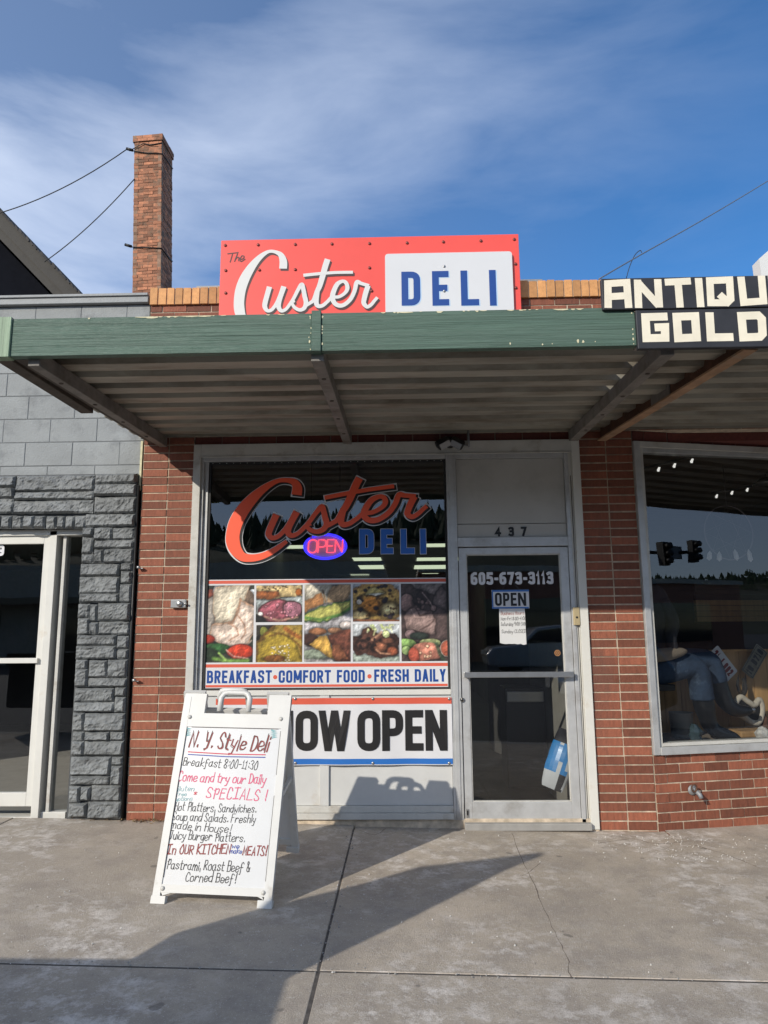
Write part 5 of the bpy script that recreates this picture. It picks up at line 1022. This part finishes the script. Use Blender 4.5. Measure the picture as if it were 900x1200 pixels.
def leaf(mb, M, th, board=True):
    w = wA; L_ = LA; i0 = .042
    # frame as rails around the inset board, with feet and top horns
    mb.box(0, i0, 0, th, .0, L_-.02, 'plastic_white', M); mb.box(w-i0, w, 0, th, .0, L_-.02, 'plastic_white', M)
    mb.box(i0, w-i0, .001, th-.001, .046, .086, 'plastic_white', M); mb.box(i0, w-i0, .001, th-.001, L_-.196, L_-.116, 'plastic_white', M)
    for x0, x1 in ((.0, .135), (w-.135, w)): mb.box(x0+.001, x1, .002, th-.002, L_-.1165, L_, 'plastic_white', M)
    mb.box(-.004, .075, -.004, th+.004, -.008, .03, 'plastic_white', M); mb.box(w-.075, w+.004, -.004, th+.004, -.008, .03, 'plastic_white', M)
    for x0, x1 in ((.055, .10), (w-.10, w-.055)): mb.prism([(x0-.01, .046), (x0, .032) if x0 < .2 else (x0+.02, .046), (x1, .0455) if x0 < .2 else (x1+.01, .032), (x1, .047)], .003, th-.003, 'plastic_white', M)
mb = MB(); leaf(mb, Am, .034); mb.build('front_leaf', AFm, bevel=.007)
mb = MB(); mb.box(.040, wA-.040, .006, .024, .084, LA-.194, 'board_white', Am); wbd = mb.build('white_board', AFm)
mb = MB()
for x in (.0425, wA-.0445): mb.box(x, x+.002, -.0008, .005, .12, .55 if x > .3 else .62, 'letter_black', Am); mb.box(x, x+.002, -.0008, .005, .66, LA-.21, 'letter_black', Am)
mb.box(.07, wA-.06, -.0006, .006, LA-.1985, LA-.197, 'letter_shadow', Am)
for x in (.05, wA-.05):
    for zz in (.066, LA-.14): mb.lathe([(.012, 0), (.012, .003)], (0, 0, 0), 'frame_paint', 12, Am @ Matrix.Translation((x, -.0005, zz)) @ Matrix.Rotation(R(90), 4, 'X'))
mb.build('slots', AFm)
# back leaf: hinged at the top
top = AF_BL+vA*LA
rb = G(337, 1005, .02)-(top+bk*.045+ux*wA); vB = rb.normalized(); LB_ = rb.length; vBu = -vB; vBu = (vBu-ux*vBu.dot(ux)).normalized(); ub = ux.copy(); nB = ux.cross(vBu).normalized()
oB = top+bk*.045-vBu*(LA-.0)-ux*.03
Bm = Matrix(((ux.x, -nB.x, vBu.x, oB.x), (ux.y, -nB.y, vBu.y, oB.y), (ux.z, -nB.z, vBu.z, oB.z), (0, 0, 0, 1)))
mb = MB(); leaf(mb, Bm, .034); mb.build('rear_leaf', AFm, bevel=.007)
mb = MB(); mb.box(.040, wA-.040, .010, .028, .084, LA-.194, 'board_white', Bm); mb.build('white_board', AFm)
for M, yy in ((Am, .017), (Bm, .017)):
    hx = wA*.475; mb = MB(); q = [(hx-.088, LA-.10), (hx-.088, LA-.02), (hx-.072, LA+.005), (hx-.05, LA+.012), (hx+.05, LA+.012), (hx+.072, LA+.005), (hx+.088, LA-.02), (hx+.088, LA-.10)]
    mb.tube([M @ Vector((a, yy, b)) for a, b in q], .017, 'plastic_white', 10); mb.build('carry_handle', AFm)
for x in (.06, wA-.06):
    mb = MB(); mb.tube([Am @ Vector((x-.03, .05, LA-.012)), Am @ Vector((x+.03, .05, LA-.012))], .016, 'plastic_white', 10); mb.build('hinge', AFm)
mb = MB(); e = Am @ Vector((wA-.02, .03, LA*.48)); f_ = Bm @ Vector((wA-.02, .0, LA*.48)); mb.bar(e, f_, .02, .02, 'plastic_white'); mb.build('spreader', AFm)
# handwriting on the board
AO = AF_BL.copy(); Fb = Frame(AO-nA*(-.0) , ux, vA); boff = -.006
def buv(cx, cy):
    p = onplane(170+cx/4.283, 800+cy/4.283, AO-nA*.006*1, nA)-AO; return (p.dot(ux), p.dot(vA))
class BoardFrame(Frame):
    def at(s, a, b, h): return s.o+s.u*a+s.v*b+s.n*(h-.006)
FB = BoardFrame(AO, ux, vA)
mb = MB(); c1 = .0088*1.0
def wr(txt, a, b, cap, pen, m, **k):
    A_, B_ = buv(*a), buv(*b); up = buv(a[0], a[1]-cap); hand_text(mb, FB, txt, A_, B_, (up[1]-A_[1]), pen, m, .0012, **k)
wr('N. Y. Style Deli', (222, 322), (612, 346), 76, .0125, 'ink_maroon', slant=.2); wr('N. Y. Style Deli', (219, 321), (609, 345), 78, .0055, 'ink_black', slant=.2)
wr('Breakfast 8:00-11:30', (190, 414), (560, 436), 40, .0062, 'ink_black')
wr('Come and try our Daily', (165, 492), (602, 508), 46, .0085, 'ink_pink'); wr('SPECIALS !', (305, 578), (604, 590), 54, .0085, 'ink_pink')
wr('Gluten', (155, 542), (243, 544), 24, .0038, 'ink_teal'); wr('Free', (155, 568), (206, 568), 20, .0038, 'ink_teal'); wr('options', (150, 593), (236, 590), 18, .0038, 'ink_teal')
wr('*', (138, 560), (150, 560), 22, .006, 'ink_red'); wr('*', (244, 566), (256, 566), 20, .006, 'ink_red')
wr('Hot Platters, Sandwiches.', (148, 641), (555, 652), 40, .0062, 'ink_black'); wr('Soup and Salads. Freshly', (135, 689), (552, 704), 40, .0062, 'ink_black'); wr('made in House!', (126, 731), (426, 754), 40, .0062, 'ink_black'); wr('Juicy Burger Platters.', (120, 783), (498, 800), 42, .0062, 'ink_black')
wr('In OUR KITCHEN', (110, 860), (424, 858), 44, .0098, 'ink_maroon'); wr('we', (436, 830), (470, 831), 24, .0055, 'ink_blue'); wr('make', (426, 856), (484, 856), 24, .0055, 'ink_blue'); wr('MEATS!', (490, 862), (606, 867), 44, .0098, 'ink_maroon')
wr('Pastrami, Roast Beef &', (108, 934), (522, 950), 48, .0066, 'ink_black'); wr('Corned Beef!', (202, 996), (452, 1005), 46, .0066, 'ink_black')
for a, b, m_ in (((215, 347), (605, 362), 'ink_red'), ((215, 360), (604, 375), 'ink_blue')): ribbon(mb, FB, [buv(*a), buv((a[0]+b[0])/2, (a[1]+b[1])/2+4), buv(*b)], .0055, .0013, m_)
mb.build('handwriting', AFm, label='hand lettered menu in black, dark red, pink, teal and blue marker')
for cx, cy, dx, dy in ((214, 247, 14, 20), (646, 258, 14, 20)):
    mb = MB(); q = [buv(cx+dx*(1 if i % 2 else -1)*random.uniform(.6, 1), cy-dy+2*dy*i/8) for i in range(9)]; ribbon(mb, FB, q, .0085, .0014, 'ink_teal'); mb.build('marker_scribble', AFm, label='teal marker scribble')

# ================================================================== antique window display
def AL(x, y, d): p = A(x, y, d); return Vector((p[0], d, p[1]))
def W_(v): return MA @ Vector(v)
Mn = thing('mannequin', 'seated display mannequin in blue jeans with crossed legs and tall black boots', 'mannequin', tuple(W_(AL(772, 855, .42))))
def limb(pts, m, parent, name, n=14, extra=None, smooth=6):
    """pts: (px, py, depth, radius)"""
    q = [(*AL(x, y, d), r) for x, y, d, r in pts]; c = catmull(q, smooth); mb = MB(); mb.tube([W_(p[:3]) for p in c], [p[3] for p in c], m, n)
    if extra: extra(mb)
    return mb.build(name, parent)
def jeans_far(mb):
    c = catmull([(*AL(x, y, d), r) for x, y, d, r in ((752, 782, .62, .105), (790, 774, .58, .100), (826, 773, .54, .090), (836, 784, .53, .086), (840, 799, .53, .088))], 6); mb.tube([W_(p[:3]) for p in c], [p[3] for p in c], 'denim', 14)
limb([(752, 790, .40, .115), (780, 785, .38, .114), (806, 780, .36, .106), (817, 788, .355, .098), (821, 804, .36, .094), (823, 819, .365, .097)], 'denim', Mn, 'jeans', extra=jeans_far)
limb([(823, 812, .37, .086), (825, 826, .372, .086), (828, 838, .38, .074), (832, 849, .38, .066), (840, 857, .36, .056), (852, 861, .34, .046), (862, 864, .325, .034), (868, 866, .315, .012)], 'leather', Mn, 'boot')
limb([(839, 794, .53, .082), (844, 810, .53, .080), (851, 823, .52, .070), (860, 831, .50, .060), (870, 833, .49, .050), (880, 832, .48, .028)], 'leather', Mn, 'boot')
mb = MB(); p = W_(AL(881.5, 831.5, .478)); mb.lathe([(.004, -.03), (.026, -.018), (.028, .012), (.006, .022)], tuple(p), 'boot_toe', 10); mb.build('boot_toe', Mn)
def torso(mb): pass
limb([(748, 792, .42, .15), (752, 770, .46, .15), (758, 742, .5, .16), (762, 715, .52, .17), (764, 694, .52, .12), (764, 686, .52, .05)], 'shirt_dark', Mn, 'shirt', 18)
limb([(776, 704, .40, .06), (788, 728, .34, .055), (786, 748, .30, .048), (790, 764, .28, .042)], 'shirt_dark', Mn, 'sleeve')
limb([(756, 770, .30, .05), (780, 767, .27, .055), (798, 764, .27, .035), (804, 763, .28, .015)], 'canvas_tan', Mn, 'shirt_tail')
mb = MB(); a = AL(790, 806, .3); mb.box(.03, a.x-.02, .25, .75, a.z-.02, a.z+.03, 'bench_wood', MA); mb.box(.05, .20, .3, .7, ZF, a.z-.02, 'bench_wood', MA); mb.box(a.x-.13, a.x-.06, .62, .7, ZF, a.z-.02, 'bench_wood', MA)
tag(mb.build('bench', bevel=.006), 'dark wooden bench under the seated jeans in the antique shop window', 'bench')
a = AL(800, 866, .55); mb = MB(); mb.lathe([(.085, 0), (.088, .01), (.098, .2), (.103, .205), (.096, .206), (.09, .03)], tuple(W_((a.x, .55, ZF))), 'bucket', 22); tag(mb.build('bucket'), 'grey bucket standing behind the black boots under the bench', 'bucket')
def rock(x, y, d, r, m, name, lab, cat, sq=(1, 1, 1)):
    c = W_(AL(x, y, d)); vs = []; fs = []; n, k = 9, 7
    for j in range(k+1):
        for i in range(n):
            th = math.pi*j/k; ph = 2*math.pi*i/n; v = Vector((math.sin(th)*math.cos(ph)*sq[0], math.sin(th)*math.sin(ph)*sq[1], math.cos(th)*sq[2])); v *= r*(1+.35*mnoise.noise(v*2.2+Vector((x, y, 0)))); vs.append(c+v)
    for j in range(k):
        for i in range(n): fs.append((j*n+i, j*n+(i+1) % n, (j+1)*n+(i+1) % n, (j+1)*n+i))
    mb = MB(); mb.add(vs, fs, m); return tag(mb.build(name), lab, cat)
rock(815, 860, .26, .072, 'crystal', 'glass_rock', 'dark greenish glassy rock standing by the heel of the near boot', 'rock', (.75, .75, 1.05))
rock(894, 861, .22, .062, 'white_rock', 'white_rock', 'white crystal rock at the right edge of the antique shop window', 'rock')
a = AL(863, 860, .42); b = AL(893, 850, .42); mb = MB(); mb.box(a.x, b.x+.05, .36, .55, ZF+.001, ZF+.055, 'pine', MA); tag(mb.build('wood_block', bevel=.012), 'flat pale wood block on the display shelf behind the white rock', 'wood block')
a = AL(896, 850, .62); mb = MB(); c = W_((a.x, .62, ZF)); mb.lathe([(.035, 0), (.037, .01), (.037, .12), (.014, .16), (.014, .19), (.016, .2)], tuple(c), 'rust', 16); tag(mb.build('brown_bottle'), 'brown bottle in front of the pine boards at the right edge', 'bottle')
# hide ornament: cream rim around black hide
mb = MB(); d = .60
rim = [(863, 836), (862, 824), (868, 817), (876, 822), (884, 826), (890, 820), (893, 832), (889, 846), (880, 846), (872, 840)]
c = catmull([tuple(AL(x, y, d)) for x, y in rim]+[tuple(AL(863, 836, d))], 6); mb.tube([W_(p) for p in c[:-1]], .026, 'hide_cream', 10, closed=True)
mb.add([W_((p[0], p[1]+.012, p[2])) for p in c[:-1]]+[W_((p[0], p[1]-.008, p[2])) for p in c[:-1]], [tuple(range(len(c)-1)), tuple(range(2*len(c)-3, len(c)-2, -1))], 'hide_black')
tag(mb.build('hide_ornament'), 'cream rimmed black hide ornament leaning on the pine boards behind the boot toe', 'ornament')
def plate(x, y, ang, w, h, d, m, name, lab, rows):
    c = W_(AL(x, y, d)); u = Vector((math.cos(R(13)), math.sin(R(13)), 0)); v = Vector((0, 0, 1)); ca, sa = math.cos(R(ang)), math.sin(R(ang)); U = u*ca+v*sa; V = -u*sa+v*ca; nn = U.cross(V)
    root = thing(name, lab, 'license plate', tuple(c))
    M = Matrix(((U.x, -nn.x, V.x, c.x), (U.y, -nn.y, V.y, c.y), (U.z, -nn.z, V.z, c.z), (0, 0, 0, 1)))
    mb = MB(); o = rounded([(-w/2, -h/2, 1), (w/2, -h/2, 1), (w/2, h/2, 1), (-w/2, h/2, 1)], .015, True); mb.prism([(p.x, p.y) for p in o], 0, .003, m, M); mb.build('plate', root)
    mb = MB(); fr = Frame(c, U, V)
    for t, a, b, z0, z1, st, mm in rows: block_text(mb, fr, t, a*w, b*w, z0*h, z1*h, st, mm, .0012)
    if m == 'plate_white':
        for k in range(7): poly2(mb, fr, [(-w*.45+w*.13*k, -h*.46), (-w*.37+w*.13*k, -h*.46), (-w*.41+w*.13*k, -h*.30)], .0012, 'stripe_blue')
    else: ribbon(mb, fr, [(-w*.46, -h*.42), (w*.46, -h*.42), (w*.46, h*.42), (-w*.46, h*.42)], .006, .0012, 'letter_black', True)
    mb.build('lettering', root)
plate(846.5, 777.5, -52, .30, .152, .74, 'plate_white', 'license_plate', 'white license plate reading 21J 802 in dark red nailed to the pine boards', [('21 J 802', -.42, .42, -.20, .30, .016, 'ink_maroon')])
plate(884.5, 775, 52, .30, .14, .73, 'plate_olive', 'license_plate', 'old dull olive license plate reading 10 D719 hanging by dark feathers', [('10 D719', -.42, .42, -.24, .26, .018, 'letter_black')])
mb = MB()
for k in range(9):
    x = 866+random.uniform(-4, 8); y = 787+random.uniform(0, 10); a = AL(x, y, .70); b = AL(x+random.uniform(-3, 3), y+random.uniform(14, 26), .69); mid = (a+b)/2; w = .012; s_ = Vector((w, 0, 0)); mb.add([W_(a), W_(mid+s_), W_(b), W_(mid-s_), W_(mid+Vector((0, -.006, 0)))], [(0, 1, 4), (1, 2, 4), (2, 3, 4), (3, 0, 4)], 'feather_dark')
q = catmull([tuple(AL(871, 795, .70)), tuple(AL(874, 808, .68)), tuple(AL(870, 818, .66)), tuple(AL(876, 826, .64))], 6); mb.tube([W_(p) for p in q], .016, 'feather_dark', 8)
tag(mb.build('feather_tassel'), 'tassel of dark feathers hanging between the license plates', 'tassel')
# dreamcatcher behind the glass
c = AL(854, 624, .5); rr = abs(AL(882, 624, .5).x-c.x); Dc = thing('dreamcatcher', 'large hoop dreamcatcher with white feathers hanging in the antique shop window', 'dreamcatcher', tuple(W_(c)))
mb = MB(); mb.tube([W_((c.x+rr*math.cos(t), .5, c.z+rr*math.sin(t))) for t in [i*2*math.pi/40 for i in range(40)]], .006, 'hoop', 6, closed=True); mb.build('hoop', Dc)
mb = MB()
for i in range(8):
    a0 = i*math.pi/4; a1 = (i+3)*math.pi/4; mb.tube([W_((c.x+rr*math.cos(a0), .5+.002*i, c.z+rr*math.sin(a0))), W_((c.x+rr*math.cos(a1), .5+.002*i, c.z+rr*math.sin(a1)))], .0015, 'hoop', 4)
mb.tube([W_((c.x, .5, c.z+rr)), W_((c.x, .5, 2.95))], .002, 'hoop', 4); mb.build('web', Dc)
for x, y0, y1, tilt in ((832, 645, 657, -1), (843, 646, 658, 0), (861, 643, 657, 3), (877, 643, 659, 3)):
    a = AL(x, y0, .48); b = AL(x+tilt, y1, .48); d_ = (b-a); s_ = Vector((.022, 0, 0)); mb = MB(); mb.add([W_(a), W_(a+d_*.3+s_), W_(a+d_*.8+s_*1.2), W_(b), W_(a+d_*.8-s_*1.2), W_(a+d_*.3-s_), W_(a+d_*.5+Vector((0, -.008, 0)))], [(0, 1, 6), (1, 2, 6), (2, 3, 6), (3, 4, 6), (4, 5, 6), (5, 0, 6)], 'feather'); mb.tube([W_(a), W_((a.x, .49, c.z-rr*.8))], .002, 'hoop', 4); mb.build('feather', Dc)
# pendant lamp shade, shop interior
p = W_(AL(898, 566, .9)); mb = MB(); mb.lathe([(.05, .05), (.12, 0), (.125, -.01), (.10, -.015)], tuple(p), 'steel', 18); mb.tube([p+Vector((0, 0, .05)), Vector((p.x, p.y, 2.98))], .004, 'black_metal', 6); tag(mb.build('pendant_lamp'), 'metal pendant lamp shade near the ceiling at the right edge of the antique window', 'lamp')
for gi, L_ in enumerate((((752.5, 556), (772, 550), (790.5, 545.5), (811, 540), (833, 533.5)), ((840, 581.5), (858, 577.5), (876, 574)))):  # glowing flecks added in place of awning gaps reflected in the glass
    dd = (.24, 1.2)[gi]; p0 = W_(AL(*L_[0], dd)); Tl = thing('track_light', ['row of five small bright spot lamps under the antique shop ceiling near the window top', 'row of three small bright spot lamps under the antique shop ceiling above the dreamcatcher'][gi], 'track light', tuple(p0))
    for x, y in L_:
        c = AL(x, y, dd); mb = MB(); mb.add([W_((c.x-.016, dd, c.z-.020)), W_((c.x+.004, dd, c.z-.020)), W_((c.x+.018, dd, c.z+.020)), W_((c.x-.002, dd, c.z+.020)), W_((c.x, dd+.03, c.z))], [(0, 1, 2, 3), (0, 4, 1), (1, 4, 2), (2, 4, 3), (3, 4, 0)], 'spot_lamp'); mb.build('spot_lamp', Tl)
    mb = MB(); a_, b_ = AL(*L_[0], dd+.04), AL(*L_[-1], dd+.04); mb.bar(W_((a_.x-.05, dd+.04, a_.z+.04)), W_((b_.x+.05, dd+.04, b_.z+.04)), .02, .02, 'black_metal'); mb.build('track', Tl)  # bar added behind the glowing flecks
# shelf with hanging tools deeper in the shop
mb = MB(); a = AL(800, 690, 1.9); b = AL(905, 728, 1.9)
for k in range(7): z = b.z+(a.z-b.z)*k/6; mb.box(a.x+.15, b.x+.8, 1.9, 1.94, z, z+.055, 'pine' if k < 4 else 'dark_wood', MA)
tag(mb.build('slat_rack'), 'dark wooden slat rack standing deep inside the antique shop', 'rack')

# ================================================================== overhead wires
def wire(name, pts, r, m, lab):
    mb = MB(); mb.tube(pts, r, m, 6); return tag(mb.build(name), lab, 'wire')
w0 = TCH @ Vector((-.14, -.03, -.30)); w1 = P(-60, 262, 7.3)
wire('overhead_wire', [w0.lerp(w1, t)-Vector((0, 0, .55*4*t*(1-t)*.55)) for t in [i/16 for i in range(17)]], .011, 'wire', 'black wire running left from the top of the brick chimney')
w0 = TCH @ Vector((0.02, -.01, -.98)); w1 = P(52, 307, 7.6)
wire('overhead_wire', [w0.lerp(w1, t)-Vector((0, 0, .12*4*t*(1-t))) for t in [i/12 for i in range(13)]], .010, 'wire', 'black wire slanting from the chimney side down to the gabled roof')
w0 = P(702, 327, .2); w1 = P(905, 209, 3.0); wm = P(752, 298, .8)
wire('overhead_wire', catmull([tuple(w0), tuple(wm), tuple(P(830, 254, 1.9)), tuple(w1), tuple(P(1000, 150, 4.4))], 8), .0065, 'wire_grey', 'thin grey wire rising right from the brick coping over the black signs')
wire('tie_wire', catmull([tuple(P(752, 296, .8)), tuple(P(750, 293.5, .8)), tuple(P(744, 299, .78)), tuple(P(738, 312, .7)), tuple(P(734, 326, .6))], 6), .004, 'wire', 'short looped tie wire hanging from the grey wire above the black signs')

# ================================================================== the street behind, seen only mirrored in the glass
def car(x, y, flip, lab, paint='car_paint', group='dark cars parked along the kerb'):
    root = thing('parked_car', lab, 'car', (x, y, -.16), group); s = -1 if flip else 1
    prof = [(-2.25, .35), (-2.3, .75), (-2.1, .98), (-1.15, 1.08), (-.55, 1.62), (.2, 1.72), (1.6, 1.68), (2.15, 1.12), (2.3, 1.0), (2.3, .4), (1.8, .28), (-1.9, .28)]
    if s > 0: prof = prof
    else: prof = [(-a, b) for a, b in reversed(prof)]
    mb = MB(); mb.prism([(x+a, b-.16) for a, b in prof], y-1.8, y, paint); mb.build('body', root, bevel=.08)
    win = [(-.95, 1.12), (-.48, 1.52), (.2, 1.60), (1.5, 1.56), (1.9, 1.12)]
    if s < 0: win = [(-a, b) for a, b in reversed(win)]
    for yy in (y+.001, y-1.806): mb = MB(); mb.prism([(x+a, b-.16) for a, b in reversed(win)], yy, yy+.005, 'car_glass'); mb.build('side_window', root)
    for a in (-1.4, 1.45):
        for yy in (y-.16, y-1.64): mb = MB(); mb.tube([(x+a, yy-.11, .18), (x+a, yy+.13, .18)], .34, 'tyre', 20); mb.build('wheel', root)
    for yy in (y-.35, y-1.45): mb = MB(); mb.box(x-s*2.33, x-s*2.2, yy-.18, yy+.18, .55, .70, 'headlight'); mb.build('headlight', root)
    return root
car(4.6, -4.4, False, 'dark parked car facing left at the kerb opposite the antique shop')
car(5.2, -19.5, False, 'silver parked car across the street mirrored in the deli door', 'car_silver', 'pale cars parked across the street'); car(-8.5, -20, True, 'white parked car across the street mirrored in the left doorway', 'car_white', 'pale cars parked across the street'); car(15.5, -20, True, 'white parked car across the street mirrored in the antique shop window', 'car_white', 'pale cars parked across the street')
# unseen trailer shape added at the kerb to throw a shadow on the paving
Tr = thing('utility_trailer', 'dark utility trailer with a raised sloping side board parked at the kerb', 'trailer', (-3.6, -4.7, -.16))
mb = MB(); mb.box(-5.6, -2.0, -5.5, -4.24, .42, 1.16, 'car_paint'); mb.build('body', Tr, bevel=.03)
mb = MB(); mb.prism([(-5.6, 1.0), (-1.985, .5), (-1.98, 1.45), (-2.02, 2.0), (-1.98, 2.18), (-2.30, 2.06), (-2.53, 1.98), (-2.60, 1.8), (-2.80, 1.55), (-2.88, 1.36), (-2.76, 1.19), (-5.6, 1.18)], -4.235, -4.17, 'car_paint'); mb.build('side_board', Tr)  # outline shaped after the wedge shadow it casts
for yy in (-4.4, -5.4): mb = MB(); mb.tube([(-3.8, yy-.1, .18), (-3.8, yy+.1, .18)], .34, 'tyre', 20); mb.build('wheel', Tr)
# low brick shops across the street, hills and pines
Sx = thing('street_building', 'low brick shop building across the street mirrored in the windows', 'building', (10, -34, -.16))
mb = MB(); mb.box(1, 40, -42, -30, -.2, 4.3, 'street_brick'); mb.build('wall', Sx)
mb = MB(); mb.box(.8, 40.2, -42.2, -29.8, 4.31, 4.6, 'street_wall'); mb.build('parapet', Sx)
for i in range(5): mb = MB(); mb.box(4+i*7, 9+i*7, -29.99, -29.9, .6, 3.0, 'car_glass'); mb.build('window', Sx)
Sx = thing('street_building', 'tan store building with a dark awning across the street mirrored in the glass', 'building', (-18, -34, -.16))
mb = MB(); mb.box(-40, -1, -44, -31, -.2, 5.0, 'street_wall'); mb.build('wall', Sx)
mb = MB(); mb.box(-38, -3, -30.9, -29, 2.9, 3.2, 'car_paint'); mb.build('awning', Sx)
for i in range(4): mb = MB(); mb.box(-36+i*9, -30+i*9, -30.99, -30.9, .5, 2.7, 'car_glass'); mb.build('window', Sx)
def hz(x): t = min(1, max(0, (x-20)/110)); return 39-15*t*t*(3-2*t)+3*math.sin(x*.021+1)+1.5*math.sin(x*.06)
mb = MB(); vs = []; fs = []; xs_ = [-420+20*i for i in range(43)]
for x in xs_: vs += [(x, -120, -1), (x, -190, hz(x)*.55), (x, -260, hz(x)), (x, -300, -1)]
for i in range(len(xs_)-1):
    for j in range(3): fs.append((i*4+j, i*4+4+j, i*4+5+j, i*4+1+j))
mb.add(vs, fs, 'hill'); struct(mb.build('hills'))
mb = MB(); rs = random.Random(5)
for k in range(4200):
    x = rs.uniform(-400, 400); t = rs.random()**.6; y = -200-62*t; z = hz(x)*(.55+.45*min(1, (-y-190)/70)); h = rs.choice([2, 3, 3.5, 4, 5, 6.5, 8])*rs.uniform(.7, 1.15)*(1 if x < 40 else .5); r = h*rs.uniform(.2, .42); n = 6; b = [(x+r*math.cos(i*1.047), y+r*math.sin(i*1.047), z+.5) for i in range(n)]
    mb.add(b+[(x, y, z+h)], [(i, (i+1) % n, n) for i in range(n)], 'pine_tree')
tag(mb.build('pine_forest'), 'dark pine forest covering the ridge mirrored in the shop windows', 'forest', kind='stuff')
def mirror_pt(x, y, dist):
    """the place dist metres out from the antique glass that mirrors at this pixel"""
    o = MA @ Vector((0, .03, 0)); hit = onplane(x, y, o, An); d = (hit-CAM).normalized(); return hit+(d-2*d.dot(An)*An)*dist
Ts = thing('traffic_signal', 'black traffic signal heads with a street name plate on a mast arm', 'traffic signal', tuple(mirror_pt(740, 760, 34)))
p0 = mirror_pt(700, 650, 34); p1 = mirror_pt(812, 647, 34); mb = MB(); mb.tube([p0, p1], .09, 'black_metal', 8); mb.tube([p0, (p0.x, p0.y, -.2)], .14, 'black_metal', 8); mb.build('mast_arm', Ts)
for x, y in ((776.5, 649), (812.5, 646)):
    c = mirror_pt(x, y, 33.8); mb = MB(); mb.box(c.x-.2, c.x+.2, c.y-.2, c.y+.2, c.z-.58, c.z+.58, 'black_metal')
    for dz in (-.36, 0, .36): mb.tube([(c.x, c.y+.2, c.z+dz), (c.x, c.y+.5, c.z+dz+.02)], .16, 'black_metal', 10)
    mb.build('signal_head', Ts)
c = mirror_pt(790.5, 647.5, 33.8); mb = MB(); mb.box(c.x-.42, c.x+.42, c.y-.03, c.y+.03, c.z-.32, c.z+.32, 'cap_grey'); mb.build('name_plate', Ts)
